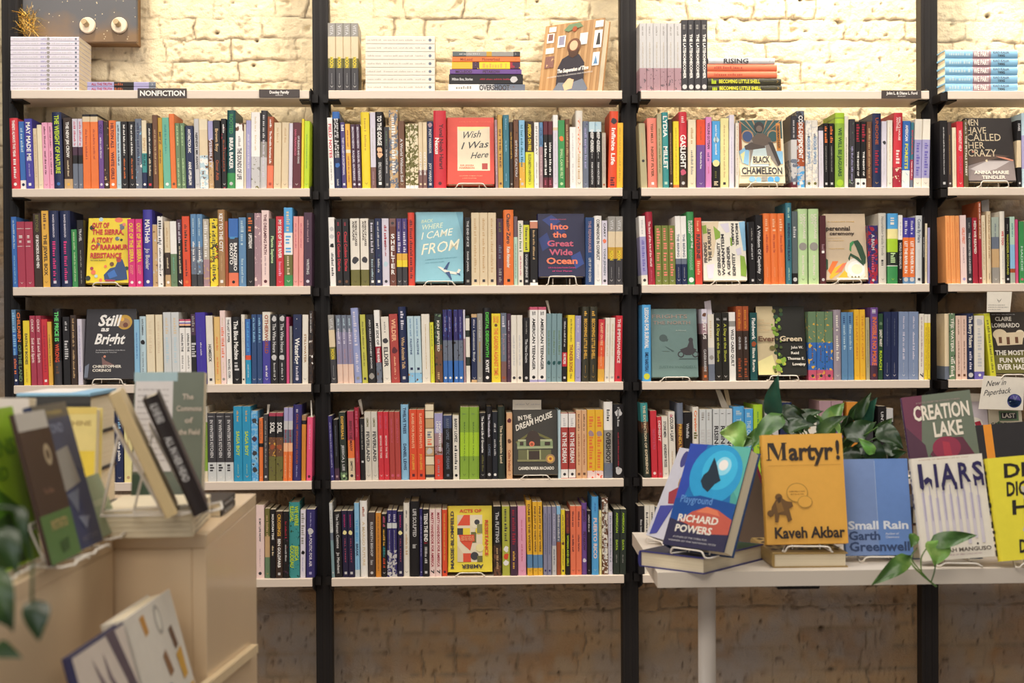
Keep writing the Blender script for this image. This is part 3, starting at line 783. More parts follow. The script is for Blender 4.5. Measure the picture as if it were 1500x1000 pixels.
838 900 75 H vermilion-red|*~maroon~.1~.9~.4
FACE 905 1362 68 755 came
1375 1438 120 black @0|THE END OF ICE~silver~.05~.43~.3|DAHR JAMAIL~silver~.5~.8~.26|^s~grey
#middle 2 690 300 6.522
4 243 75 beige x3|*~tan~.08~.82~.28|^s~charcoal
248 313 130 plum|*~olive~.06~.2~.35|*~slate~.4~.6~.4|*~grey~.75~.95~.4
313 408 48 H orange|Chasing Zero~charcoal~.05~.45~.36|Kate Alexander~ivory~.49~.77~.32|^s~black
410 448 110 plum-grey.3/mint|*~slate~.4~.9~.2
450 503 150 ivory|*~sage-green~.05~.48~.45|*~rose~.55~.85~.25|^s~charcoal
503 562 155 black.06/lime-yellow.48/black|*~charcoal~.1~.45~.4|DUGAN JENKINS~silver~.52~.88~.34|^s~silver
565 640 150 white.02/coral-brown.12/black.96/white|*~tan~.15~.6~.25|^s~white
FACE 642 1092 85 685 ocean
1095 1180 120 steel-navy|THE REMARKABLE~mauve~.05~.52~.3|LIFE OF THE OCEAN~silver~.6~.95~.25
1180 1250 105 H white|COMPANIONS IN CONFLICT~charcoal~.05~.64~.4|*~silver~.7~.9~.15|^v~charcoal
1252 1305 150 lilac|CARRY~charcoal~.04~.26~.35|^b~coral~.32|TONI JENSEN~slate~.43~.85~.35|^o~charcoal
1308 1450 110 grey.22/beige.45/mustard.62/charcoal x2 @.4|VITA~silver~.05~.2~.4|MOON~yellow~.5~.64~.45|*~silver~.74~.9~.06|^v~white
#middle 3 470 440 6.522
100 158 138 grey.22/beige.47/olive.65/charcoal @-2.6|VITA~silver~.05~.2~.5|MOON~yellow~.5~.65~.5|*~silver~.74~.9~.06|^v~white
162 320 140 slate.25/slate-mauve.72/beige-pink x3 @-1.6|*~pale-blue~.05~.15~.3|*~lilac~.2~.42~.4|*~mauve~.5~.7~.3
325 395 72 H periwinkle @-3|*~lilac~.05~.5~.4|*~lilac~.6~.85~.35|^s~grey
400 452 135 olive-yellow @-2.2|*~olive~.1~.5~.3|*~olive~.55~.75~.3|^s~charcoal
455 530 135 black|ASO KELLEY HONEY BOOK~silver~.07~.8~.2|^b~grey~.9
535 590 92 white.5/crimson.72/mix(charcoal,slate,brown)|MY SIDE OF~charcoal~.18~.48~.4|THE RIVER~white~.52~.72~.4
598 672 155 ivory @-2|*~grey~.08~.24~.25|^b~charcoal~.36|ELIXIR~charcoal~.46~.76~.5|^v~charcoal
675 758 130 brick-red|WILDER~peach~.07~.4~.45|^b~maroon~.53|*~peach~.62~.88~.2|^v~beige
762 835 60 H navy @-1.7|*~lilac~.06~.3~.4|Who Animals Talk~tan~.4~.82~.4|^s~silver
840 970 150 pale-blue.85/mix(orange-brown,light-blue,brown) x2 @-1.4|*~steel-blue~.04~.3~.25|PALESTINE~steel-navy~.34~.58~.25|^s~navy~.79
972 1052 130 ivory @-1|*~mustard~.15~.8~.08|^v~grey
1053 1090 208 lime-yellow|*~olive~.05~.4~.3|*~mustard~.45~.85~.3
1095 1168 125 mix(sage-green,charcoal-green,sage-green).45/mix(charcoal-green,brown,olive) @-.8|KIN SPIRITED~ivory~.1~.55~.3|*~tan~.85~.95~.4
1172 1262 88 mix(blue,indigo,navy).42/mix(black,slate,plum).7/blue x2 @-.5|*~lavender~.1~.3~.25|*~slate~.45~.7~.2|^o~white
1275 1365 88 mix(blue,indigo,navy).42/mix(black,slate,plum).7/blue x2|*~lavender~.1~.3~.25|*~slate~.45~.7~.2|^o~white
1368 1388 88 lilac.4/mauve
1390 1430 145 charcoal-green.04/ivory.22/charcoal-green.32/ivory.62/charcoal-green.75/ivory
#middle 3 690 440 6.522
5 60 130 tan.05/navy.96/tan @0|*~lilac~.08~.2~.3|Lonesome Body~silver~.24~.7~.35|^v~white
60 115 125 grey|*~silver~.1~.4~.3|*~mustard~.42~.7~.25|^v~white
120 195 70 H black|DIGITAL DEGROWTH~bright-green~.06~.66~.38|KWET~white~.7~.87~.4|^o~white
198 285 125 yellow|OLIVIA/LAING~orange~.04~.14~.6|^o~brown~.17|THE GARDEN AGAINST TIME~orange~.21~.9~.42|^v~olive
287 343 120 slate.2/mix(lilac,slate,grey).7/mauve-brown|*~lilac~.05~.2~.5|*~mauve~.3~.6~.3|^o~rust
345 385 125 plum|*~lilac~.1~.25~.3|*~mauve~.3~.8~.3
385 495 140 ivory x2|*~silver~.3~.75~.3|^o~charcoal
498 560 165 black @.4|*~grey~.05~.25~.2|The New Design~silver~.33~.7~.36|^o~silver
560 638 62 rose.04/white.97/lavender|NICO/LANG~charcoal~.06~.11~.45|AMERICAN TEENAGER~black~.15~.84~.34|^o~black
640 718 62 rose.04/white.97/lavender|NICO/LANG~charcoal~.06~.11~.45|AMERICAN TEENAGER~black~.15~.84~.34|^o~black
718 868 125 teal-grey x3 @.6|*~sage-green~.25~.6~.35|^b~dark-teal~.72|^v~charcoal
870 918 165 black.54/red.76/black|*~silver~.06~.45~.35|HI MORI~white~.56~.72~.5|^s~silver
920 990 140 yellow|*~olive~.06~.4~.2|THUNDER SONG~rust~.44~.85~.42|*~olive~.88~.95~.25
992 1050 145 lavender|*~lilac~.05~.25~.25|BELOW~ivory~.4~.66~.4|^v~indigo
1058 1125 60 H charcoal-olive|*~gold~.06~.12~.4|BECOMING LITTLE SHELL~gold~.16~.7~.4|*~gold~.78~.88~.06|^v~mustard
1130 1205 60 H charcoal-olive|*~gold~.06~.12~.4|BECOMING LITTLE SHELL~gold~.16~.7~.4|*~gold~.78~.88~.06|^v~mustard
1210 1272 180 red.35/vermilion.6/orange.8/gold @1.2|PLANET ON FIRE~peach~.06~.42~.36|*~peach~.45~.75~.2|^o~gold
1275 1370 165 ivory x2|*~beige~.1~.6~.3|^o~silver|^v~charcoal
1372 1440 145 H red|THE IMPERMANENCE~palest-pink~.05~.72~.4|^s~maroon
#middle 4 470 580 6.522
95 132 190 indigo @-2.2|*~lavender~.1~.8~.35|^s~lavender
135 182 225 black.8/plum @-1.5|*~slate~.1~.6~.15|^s~mauve
190 255 155 charcoal-green.88/mix(charcoal-green,sage-green)|DISPERSALS~gold~.06~.4~.36|JESSICA J. LEE~silver~.48~.86~.33|^o~pale-green
265 330 145 rose-red.42/orange.68/beige @-1.1|BEING THE MANY~maroon~.14~.58~.36|SMITH~charcoal~.72~.86~.3|^o~charcoal
335 378 110 H crimson|*~rose~.05~.4~.5|*~rose~.6~.75~.3|^v~silver
382 428 215 black|*~grey~.1~.5~.3|^s~silver~.7
428 552 150 ivory-grey x2 @-1|LEMON~olive~.09~.22~.3|FEVERLAND~charcoal~.29~.73~.48|*~grey~.78~.9~.06|^v~charcoal
555 660 150 red x2|*~rose~.06~.25~.3|BEYOND THE TREE~palest-pink~.35~.68~.28|^v~white
662 768 150 brick-red x2|*~rose~.1~.45~.25|^o~rose
772 845 80 H light-blue @-.5|TWELVE TREES~navy~.04~.39~.36|DANIEL LEWIS~navy~.52~.87~.36
850 998 130 vermilion x2|SLAVES FOR PEANUTS~peach~.05~.55~.3|JORI LEWIS~gold~.63~.86~.28|^s~maroon
1003 1085 82 cream.075/brown.085/cream.18/brown.19/tan.31/brown.32/cream.56/brown.57/tan.68/brown.69/cream.8/brown.81/tan.93/charcoal.97/cream @-.3|*~slate~.36~.44~.5|*~coral~.46~.54~.5|^b~silver~.62
1090 1170 165 lavender.3/mauve.45/mix(brown,mauve).63/vermilion-red|UNCONTESTED/LAND~white~.12~.58~.6|*~mauve~.7~.95~.3
1175 1258 185 slate-navy.2/black|BARRY LOPEZ~slate~.05~.38~.3|ARCTIC DREAMS~slate~.42~.84~.33|^s~slate
1265 1325 185 ivory|BARRY LOPEZ~charcoal~.05~.42~.42|*~charcoal~.47~.84~.45|^o~black
1330 1500 105 leaf-green.35/lime-green.68/leaf-green x2 @.4|*~sage-green~.09~.1~.5|BRANDON TAYLOR~dark-green~.21~.75~.13|^v~charcoal
#middle 4 690 580 6.522
2 80 105 leaf-green.35/lime-green.68/leaf-green|*~sage-green~.09~.1~.5|BRANDON TAYLOR~dark-green~.21~.75~.13|^v~charcoal
83 145 160 black|The Secret Life of Groceries~white~.05~.6~.33|*~olive~.64~.88~.3|^v~silver
147 205 100 H black|The Homelands~lilac~.1~.42~.34|LOPEZ~slate~.52~.68~.35|^o~silver
205 258 150 slate-black|*~silver~.17~.3~.33|*~silver~.41~.65~.33|^o~white
258 325 100 H charcoal-green|The Inseparable Land~beige~.26~.78~.33
340 398 160 peach-tan|^b~maroon~.12|^b~brown~.43|Callie Ireland~rust~.56~.88~.38|^v~maroon
FACE 402 828 128 768 dream
833 860 135 H pale-blue
860 930 160 brick-red.01/white.22/brick-red.3/brick-red.78/brick-red.86/white.99/brick-red|*~silver~.08~.2~.35|IN THE DREAM~white~.3~.76~.55|^o~charcoal
935 1003 160 brick-red.01/white.22/brick-red.3/brick-red.78/brick-red.86/white.99/brick-red|*~silver~.08~.2~.35|IN THE DREAM~white~.3~.76~.55|^o~charcoal
1005 1110 135 peach-tan x2|*~brown~.06~.3~.3|*~rust~.35~.8~.25|^s~brown
1112 1268 130 golden-yellow.89/mix(vermilion,palest-pink,crimson) x2|*~orange~.1~.25~.5|^b~mauve~.35|*~orange~.4~.85~.5
1272 1355 55 H white.37/grey.8/mix(mauve-brown,slate,grey)|*~charcoal~.1~.25~.35|OVERSHOOT~black~.4~.8~.5
1360 1460 78 H black|Michelle Ross~silver~.04~.3~.2~.5|*~crimson~.38~.88~.12|^b~silver~.12|^b~silver~.9
#middle 5 470 725 6.522
105 135 75 pale-grey.4/slate.5/teal-grey @-1.8|*~grey~.1~.35~.4|^s~silver
138 208 155 black @-1.2|The Human Cosmos~silver~.04~.56~.36|Jo Marchant~silver~.62~.94~.34
212 325 150 indigo-black x2|BARBARA~magenta~.06~.25~.22|^b~pale-yellow~.33|HILL STREET~rose~.42~.78~.2|^s~silver
328 375 75 light-blue.9/pale-grey @-.5|THE BIG~sky-blue~.22~.52~.4|BREAK~navy~.55~.72~.45|*~blue~.75~.9~.15
382 450 55 H white|*~rust~.08~.2~.3|A MARGO FUTURE~beige~.27~.85~.33
455 522 165 charcoal-brown @0|ELIZABETH BISHOP~silver~.15~.68~.33|*~silver~.74~.81~.4|^o~silver
527 578 170 orange-brown|*~brown~.05~.9~.2
582 632 180 black|*~rose~.04~.2~.4|*~gold~.25~.5~.4|*~teal~.52~.68~.4|*~vermilion~.7~.85~.4|^v~white
635 730 145 indigo.19/pale-grey.27/indigo.6/mix(indigo,silver) x2|*~lilac~.06~.17~.4|*~silver~.3~.9~.15|^v~white
735 790 155 indigo-black|BARBARA~magenta~.06~.25~.22|^b~pale-yellow~.33|HILL STREET~rose~.42~.78~.2|^s~silver
793 850 75 H ivory|*~charcoal~.1~.2~.2|*~grey~.28~.38~.3|*~tan~.42~.7~.35|^v~charcoal
855 943 60 H black|LIFE SCULPTED~silver~.1~.47~.36|*~silver~.57~.62~.45
947 975 130 indigo|*~lavender~.1~.7~.4|^s~lavender
977 1037 135 black|TEENS THE END~white~.06~.48~.55|*~crimson~.49~.51~.6|*~silver~.56~.8~.4|^s~silver
1040 1155 135 palest-pink x2|MARTY HANDBOOK FOR AMERICA~crimson~.05~.86~.42|7~black~.9~.96~.5
1160 1210 140 vermilion|*~gold~.06~.76~.3|^s~maroon
FACE 1217 1638 100 735 acts
#middle 5 690 725 6.522
218 292 108 black.55/mix(dark-brown,brown) @-.2|The FLITTING~silver~.08~.52~.42|*~tan~.6~.9~.25
300 375 108 olive-lime|*~charcoal~.04~.5~.35|^b~white~.62|^b~vermilion~.72|^b~white~.82
380 445 108 plum|*~crimson~.05~.55~.45|*~gold~.65~.9~.35
450 530 105 pink|*~rose~.2~.5~.15|*~rose~.55~.8~.15|^v~rose
540 592 50 H golden-yellow.72/steel-blue.9/golden-yellow @-1|DAM BE THE WIDER~brown~.05~.68~.36|^v~brown
595 688 65 golden-yellow.72/steel-blue.9/golden-yellow x2 @-.5|FINE JUST AS THEY WERE~brown~.06~.68~.36|^v~brown
693 772 110 slate-lavender x2 @0|*~indigo~.1~.7~.15|^s~indigo
775 818 110 slate-lavender.57/silver|*~lilac~.1~.5~.25|*~slate~.62~.85~.35|^v~charcoal
820 860 105 light-blue.12/slate.52/rust|*~silver~.12~.5~.5
862 902 140 yellow|*~charcoal~.08~.5~.25|^b~brown~.52|*~charcoal~.6~.85~.25|^s~charcoal
905 948 150 maroon.35/black|*~rust~.05~.35~.4|WOMAN AND GIRLS~lime~.38~.86~.4
950 1060 105 coral x2|*~maroon~.08~.3~.3|*~maroon~.42~.66~.3|^v~maroon
1060 1110 75 H purple|JARROD~plum~.08~.26~.45|PETAKOW~plum~.4~.66~.45|^b~lilac~.8
1112 1150 150 black|*~silver~.06~.33~.4|^v~silver
1155 1220 15 H sky-blue|*~blue~.08~.2~.2|PUERTO RICO~palest-pink~.27~.79~.5|^v~pale-blue
1225 1250 150 pale-yellow|*~olive~.1~.6~.3|^v~rust
1253 1312 25 H mix(ivory,ivory,brown,white)|*~grey~.08~.45~.4|*~silver~.55~.8~.4
1315 1355 165 lilac|*~slate~.05~.8~.35|^v~charcoal
1360 1480 135 charcoal-green x2 @.8|AMERICAN~lime-green~.05~.36~.3|DATA~lime-green~.47~.63~.3|*~grey~.7~.82~.2
#right 0 920 0 6.522
110 510 222 silver.66/mix(plum-grey,mauve,plum) x6 @0|*~grey~.05~.18~.25|*~greige~.28~.65~.2|*~mauve~.78~.95~.12
512 762 190 charcoal x4|*~grey~.07~.13~.5|THE LATEHOMECOMER~white~.2~.82~.4|^O~silver
#right 1 925 150 6.522
92 155 200 olive-beige @-2|*~tan~.15~.5~.2|^o~charcoal~.58
160 250 150 H salmon @-.7|TISH MILLS~brown~.08~.36~.22|NIGHT FLYER~brown~.41~.84~.25|^s~white
252 298 110 olive-beige|*~olive~.2~.8~.3
300 362 95 H teal|LYDIA~white~.05~.33~.6|MILLET~white~.45~.75~.6|^s~mint
365 400 160 dark-brown|*~tan~.2~.8~.2|^s~silver
402 458 180 yellow.95/orange @-.2|*~mustard~.1~.9~.2
458 535 92 H red.46/dark-brown|*~palest-pink~.06~.14~.4|GASLIGHT~white~.3~.74~.62|^b~rose~.79|^o~silver
540 618 165 cream @.2|*~tan~.12~.35~.3|*~grey~.45~.8~.3|^v~brown
622 705 165 vermilion.37/purple|*~rust~.1~.3~.15|The Colic of the Times~white~.47~.72~.18|^v~white
708 765 140 orchid-pink|VIOLINI GUTEAN~plum~.08~.45~.4|*~purple~.5~.62~.4|*~rose~.7~.8~.2
770 848 178 sky-blue.62/black|*~white~.06~.5~.22|^b~pale-blue~.28|^B~pale-yellow~.63|*~olive~.75~.85~.3|*~beige~.9~.96~.5
850 930 150 pale-yellow|*~tan~.1~.85~.2|^s~charcoal
935 985 120 pale-lilac|*~lavender~.3~.8~.15
995 1028 195 ivory|*~tan~.05~.8~.3
FACE 1030 1470 165 772 chameleon
#right 1 1145 150 6.522
92 150 130 charcoal.33/silver.6/mix(silver,slate).92/maroon @-.3|*~silver~.06~.3~.3|^s~silver
150 225 82 H mix(charcoal,slate).15/mix(silver,rust,white).72/mix(sky-blue,silver)|CODE-DEPENDENT~white~.06~.62~.5|^s~white
232 352 170 mix(white,ivory,silver,ivory) x2|*~slate~.2~.25~.4|ROGUE SPIRITS~steel-blue~.24~.65~.4|^o~olive
358 405 235 charcoal.06/lilac|*~silver~.2~.8~.25
405 505 200 black x2|*~orange~.05~.3~.5|*~grey~.35~.75~.2|^s~silver
510 598 100 H lime-green.06/leaf-green.08/lime-green.14/leaf-green @.2|WE WILL BE JAGUARS~dark-green~.2~.85~.36|^O~lime-green
600 640 130 ivory|*~olive~.3~.7~.2
645 702 160 mix(black,charcoal,sage-green)|*~lavender~.4~.9~.3|^v~silver
705 810 185 black.86/white x2|*~crimson~.04~.3~.6|THE NIGHT OF~white~.45~.82~.3|^o~charcoal
812 862 185 mix(dark-brown,brown,black)|*~tan~.1~.85~.35
868 952 105 H navy|UNDONE~rust~.06~.42~.32|*~crimson~.5~.8~.4|^v~gold
955 1005 180 lilac|^b~charcoal~.32|*~silver~.4~.8~.25
1008 1058 170 ivory|*~beige~.1~.6~.3|^v~charcoal
1062 1145 100 H red.73/mix(cream,crimson,sage-green) @1.2|EMILY'S HOUSE/ANTHILL~palest-pink~.06~.37~.5|*~palest-pink~.5~.68~.4
1150 1225 178 blue.74/mix(pale-blue,white,slate)|AMERICAN~white~.06~.3~.34|FORESTS~lime-yellow~.34~.72~.36
1228 1258 190 steel-teal.57/rose-red.88/slate|BOTANICA~red~.12~.5~.5|*~palest-pink~.6~.85~.4
1265 1410 160 ivory.3/lavender.86/ivory x2|*~violet~.35~.82~.45|^v~charcoal
#right 2 925 295 6.522
98 160 140 white.3/lavender.86/ivory @-2.4|*~violet~.35~.8~.4|*~silver~.06~.26~.3|^o~charcoal
165 230 100 H crimson|The Story of the Age of the World~palest-pink~.13~.75~.3|*~rose~.8~.95~.2
232 425 230 olive-green x3 @-.7|*~salmon~.05~.4~.5|*~salmon~.46~.6~.5|*~salmon~.65~.85~.5|^v~white
427 535 140 white.62/slate.7/navy x2 @-1|THE BERING~slate~.26~.6~.4|*~silver~.75~.9~.1|^v~white
540 608 100 H green|IN SEARCH OF THE/CANARY~white~.12~.5~.6|MARIANNE/BOUCHARD~mint~.52~.8~.4|^O~white
612 680 155 vermilion-red|*~peach~.05~.2~.3|RIVERINE~charcoal~.25~.62~.5|*~peach~.65~.85~.4
FACE 690 1105 190 760 pursuit
1128 1190 195 black|*~grey~.1~.3~.2|*~silver~.35~.6~.25|^s~silver
1192 1262 130 black|A Wisdom Of Captivity~silver~.15~.85~.4|^v~white
1268 1472 115 H orange x3 @-1|*~peach~.08~.25~.4|*~brick~.3~.55~.3|*~peach~.76~.9~.06
#right 2 1145 295 6.522
42 98 15 H steel-teal @-.3|*~mint~.06~.18~.35|BURNING WHILE BLACK~navy~.25~.72~.42|*~mint~.8~.95~.2
102 158 95 slate-grey.85/black|*~silver~.21~.36~.5|^O~silver
162 252 72 H pale-green|LANGUAGE/CITY~ivory~.07~.4~.6|^B~grey~.5|ROSS PERLIN~ivory~.62~.88~.2|^v~charcoal
262 358 72 H pale-green|LANGUAGE/CITY~ivory~.07~.4~.6|^B~grey~.5|ROSS PERLIN~ivory~.62~.88~.2|^v~charcoal
370 430 135 maroon-brown|*~mauve~.42~.5~.4|^s~white~.53|^o~silver
FACE 432 828 118 748 perennial
832 925 230 mix(plum,indigo,crimson,plum)|A BALM~silver~.15~.42~.3|*~rose~.5~.8~.3|^o~silver
930 1003 112 H ivory-grey|Nourishing Inside Foods~grey~.05~.6~.32|*~charcoal~.66~.74~.4|^v~charcoal
1010 1108 115 H sky-blue.22/pale-yellow.36/lime-green.55/charcoal-green.74/white.75/green @.2|*~ivory~.06~.16~.5|hill~pale-green~.56~.7~.42|^v~lime-green
1112 1155 130 white.36/black|*~silver~.1~.3~.3|WORLD TO BROOKLYN~silver~.4~.78~.45|^v~silver
1157 1275 155 violet-blue.3/orange.9/steel-blue x2|*~lilac~.05~.25~.4|LET THE RIVER RUN~white~.36~.84~.45|^O~silver
1280 1345 135 H pale-grey|Come By Here~slate~.05~.4~.42|*~silver~.5~.8~.2|^s~charcoal
1347 1370 150 black|*~silver~.3~.6~.3
1372 1395 210 cream|*~mustard~.2~.8~.3
1397 1418 250 lavender
#right 3 925 438 6.522
105 188 55 H sky-blue|LESSONS FOR SURVIVAL~white~.04~.57~.45|EMILY RABOTEAU~navy~.62~.87~.35|^O~lime-yellow
FACE 195 640 93 745 fright
680 735 95 lilac.2/mauve.35/charcoal-brown.8/brown @-.9|^b~brown~.08|JUST US~white~.14~.42~.5|CLAUDIA RANKINE~silver~.56~.87~.4|^s~orange
738 800 145 ivory.5/silver.75/slate|*~beige~.1~.35~.4|^b~grey~.65
803 938 130 charcoal-black x2 @-.7|*~silver~.08~.11~.5|A Day at the Shore~olive-lime~.16~.72~.34|^v~white
940 1003 125 white.13/grey.21/white|WILD CARD QUILT~charcoal~.25~.79~.4
1008 1130 68 rust.33/dark-brown x2 @-.6|*~orange-brown~.05~.3~.4|OUR EYES~silver~.41~.58~.3|*~rust~.7~.95~.5
1140 1210 130 dark-teal|Fieldwork~white~.08~.4~.45|^b~rust~.46|Iliana Regan~ivory~.52~.87~.38
FACE 1215 1678 68 730 ever
#right 3 1145 438 6.522
258 495 120 mix(gold,sage-green,golden-yellow).45/mix(golden-yellow,blue,dark-green).85/mix(gold,rose,sage-green) x3 @-.5|*~brown~.5~.72~.15|^o~charcoal
500 572 102 H mauve-grey|*~ivory~.08~.3~.35|*~ivory~.37~.72~.35|^v~white
575 692 125 steel-blue x2|*~steel-navy~.06~.16~.4|*~pale-blue~.19~.55~.35|^v~teal
697 805 100 golden-yellow x2|THE LAST CREST~orange-brown~.08~.72~.32|^v~orange-brown
808 845 175 olive-beige|*~olive~.2~.8~.2
848 920 80 H purple.8/plum @.3|*~lilac~.03~.08~.7|INVISIBLE NO MORE~orange~.13~.8~.55|^o~rust
925 970 140 dark-green|^b~sage-green~.15|SAINT MARY~ivory~.24~.5~.55|ROACH~lime~.56~.85~.5
975 1115 122 navy x2|*~slate~.1~.5~.12|*~silver~.75~.9~.05|^v~white
1118 1308 120 slate-blue x2|*~lilac~.07~.25~.16|*~lilac~.3~.7~.2|*~silver~.75~.9~.05|^v~white
1312 1360 140 ivory|*~mauve~.05~.8~.3|7~black~.9~.97~.6
1362 1425 145 ivory.13/yellow x2|*~mustard~.2~.85~.4|^v~olive
#right 4 925 570 7.143
130 205 145 H teal.25/mix(dark-brown,brown).4/charcoal-green @-2.6|THE EXTINCTION OF EXPERIENCE~beige~.03~.95~.32
212 280 225 red @-1.2|THE STORY IS TRUE~rose~.27~.58~.36|^o~palest-pink
282 328 290 red|DEMENT~palest-pink~.06~.4~.5|^o~rose
330 395 285 ivory|STONE MEN~charcoal~.08~.34~.4|ANDREW ROSS~charcoal~.45~.83~.4|^v~black
400 470 235 ivory|*~rose~.04~.08~.5|COLOR = LAW~charcoal~.08~.45~.45|*~tan~.6~.9~.2
480 545 145 H slate.28/brown.65/dark-brown @-.3|FRIENDLY~gold~.28~.62~.45
550 640 240 black|Windfalls~silver~.17~.4~.3
645 710 185 H ivory|Craving~orange~.05~.35~.4|*~olive~.36~.45~.6
715 850 210 pale-grey x2 @0|*~grey~.05~.16~.4|LETTERS~silver~.3~.6~.5
855 1062 205 pale-grey x3|*~charcoal~.065~.075~.5|RISING~charcoal~.25~.6~.6
1065 1180 180 H sky-blue|*~pale-blue~.06~.12~.5|THE QUICKENING~pale-blue~.17~.7~.4
1185 1275 205 sky-blue|*~pale-blue~.06~.12~.5|THE QUICKENING~pale-blue~.17~.7~.4
1280 1375 160 H lime-green|*~green~.1~.6~.2
#right 4 1040 540 4.839
392 490 228 silver @0
500 582 238 navy
590 632 285 cream
640 770 300 ivory|*~tan~.1~.4~.3
775 948 228 mauve.3/purple x2
972 1052 235 orange-brown
1060 1100 260 dark-green
1105 1160 250 charcoal
1192 1250 265 black|UNTIL WE~silver~.08~.45~.3
1252 1300 280 silver.2/charcoal-green
#right 5 930 720 3.57
18 50 75 black|*~silver~.2~.8~.3
51 106 72 ivory x2|*~charcoal~.1~.7~.4
110 150 80 slate
572 610 70 rust
612 650 60 ivory|THE CITY~charcoal~.25~.8~.6
#far 1 1360 150 7.143
125 205 190 black @-.6|*~silver~.1~.8~.15|^s~silver
207 250 205 charcoal-brown|*~mustard~.2~.8~.15|^o~silver
257 300 262 cream|*~beige~.1~.8~.3|^v~tan
302 368 200 red|WITHOUT HELP~palest-pink~.13~.45~.42|DORSEY~rose~.53~.8~.35|^v~white
372 420 185 olive-brown|*~silver~.03~.2~.35|THE PETALS STREET~ivory~.23~.83~.4
FACE 424 918 165 830 crazy
935 978 185 black.3/beige.7/black|DARE~silver~.05~.16~.5|^o~silver
981 1040 112 H pale-blue.3/lavender.75/pale-blue
1042 1110 180 cream
#far 2 1360 290 7.143
190 340 185 peach-orange x3 @-1.2|*~orange~.1~.8~.15|*~peach~.94~.95~.5
345 410 180 palest-pink @-1|GIRLS FIRST~coral~.18~.42~.4|*~mauve~.47~.7~.2|^o~lavender
412 468 205 charcoal|*~grey~.08~.16~.25|THE COLLECTED HUNDREDS~silver~.23~.85~.3|^o~silver
470 525 205 crimson|MEN WE REAPED~ivory~.05~.55~.42
530 565 40 rust.46/crimson|*~palest-pink~.02~.45~.4|^o~palest-pink
568 612 180 cream|*~tan~.1~.8~.3|^v~olive
615 660 140 H beige @-.6|*~tan-brown~.05~.65~.35|*~brown~.86~.94~.2
670 748 200 mint-grey.3/slate.48/tan.76/grey|*~slate~.1~.4~.2|^v~white
752 805 140 H ivory|WE TOO~red~.27~.47~.42|*~silver~.55~.8~.2|^v~maroon
810 858 205 black|*~grey~.1~.2~.25|WANDERER MOONLAND~olive-lime~.25~.87~.4|^s~silver
860 912 195 mint.42/light-blue.78/rust.84/mint-grey|*~teal~.1~.3~.3
915 948 225 rose-pink.95/rose
955 1010 245 green|MADDIE~mint~.4~.8~.36|^o~rose
1012 1070 235 beige
#far 3 1360 420 5.263
128 163 207 H beige.8/slate @-.3
165 212 205 mix(charcoal-green,sage-green,ivory)|THE WATERS~ivory~.07~.58~.42|*~ivory~.66~.95~.5
215 300 222 beige-pink x2|*~brown~.06~.3~.2|*~brown~.4~.85~.2|^s~brown
303 355 205 H navy|The Berry Pickers~ivory~.04~.52~.5|*~lilac~.58~.85~.4|^O~silver
357 432 222 ivory.88/violet|^b~silver~.1|*~silver~.2~.8~.4|^o~white
480 525 205 lime-yellow @-6|*~olive~.1~.9~.4
FACE 490 790 195 676 fun
#far 4 1220 560 3.571
FACE 640 830 100 420 lips
FACE 838 1010 135 420 garden
"""
# ------------------------------------------------------------------ face-out books on wire easels
def easel(x0, x1, y, z, lab, lean=.2, hb=.13, mat=None, name='book_easel', lip=.014):
    """white wire display easel: a front lip with two hooks, side runners and a leaning back rest"""
    e = empty(name, ((x0 + x1) / 2, y, z)); cx = (x0 + x1) / 2; hw = (x1 - x0) / 2
    mat = mat or WIRE()
    m = MB()
    m.tube(smooth_path([(-hw - .004, -.004, .0015), (-hw, -.016, .004), (-hw + .004, -.018, lip), (-hw + .012, -.018, lip + .003), (0, -.018, lip + .003), (hw - .012, -.018, lip + .003), (hw - .004, -.018, lip), (hw, -.016, .004), (hw + .004, -.004, .0015)], 4), .0017, mat, 6)
    m.build('front_lip', e, True)
    m = MB()
    for s in (-1, 1):
        m.tube([(s * (hw + .004), -.004, .0017), (s * hw * .7, .10, .0017)], .0016, mat, 6)
    m.tube([(-hw * .7, .10, .0017), (hw * .7, .10, .0017)], .0016, mat, 6)
    m.build('base_runner', e, True)
    m = MB()
    m.tube(smooth_path([(-hw * .6, .02, .003), (-hw * .55, .02 + hb * math.tan(lean) * .9 + .008, hb * .9), (0, .02 + hb * math.tan(lean) + .008, hb), (hw * .55, .02 + hb * math.tan(lean) * .9 + .008, hb * .9), (hw * .6, .02, .003)], 5), .0016, mat, 6)
    m.build('back_rest', e, True)
    m = MB(); topz = hb * .92; topy = .02 + topz * math.tan(lean) + .008
    for s in (-1, 1): m.tube([(s * hw * .12, topy, topz), (s * hw * .55, .10, .0017)], .0016, mat, 6)
    m.build('rear_strut', e, True)
    tag(e, lab, 'book stand', 'white wire book easels')
    return e
def face_book(t, d, h, color, hard, art, origin, tilt, name='hardcover', yaw_=0, roll_=0, spine=(), seed=3, bands=None):
    """a book standing cover to the front; origin = the cover's lower left corner, tilt leans it back, yaw_ > 0 turns its cover towards the left"""
    o = book_object(name, t, d, h, bands or [(color, 1)], hard, spine, art, seed)
    M = Matrix.Translation(origin) @ Matrix.Rotation(-yaw_, 4, 'Z') @ Matrix.Rotation(-tilt, 4, 'X') @ Matrix.Rotation(-roll_, 4, 'Y') @ Matrix.Translation((0, t, 0)) @ Matrix.Rotation(-math.pi / 2, 4, 'Z')
    o.matrix_world = M
    return o
def T(*a): return ('t',) + a
R_ = random.Random(11)
def spots(cols, n, ub, vb, r0_, r1_, seed):
    q = random.Random(seed)
    return [('c', q.choice(cols), q.uniform(*ub), q.uniform(*vb), q.uniform(r0_, r1_), q.uniform(.7, 1.4)) for _ in range(n)]
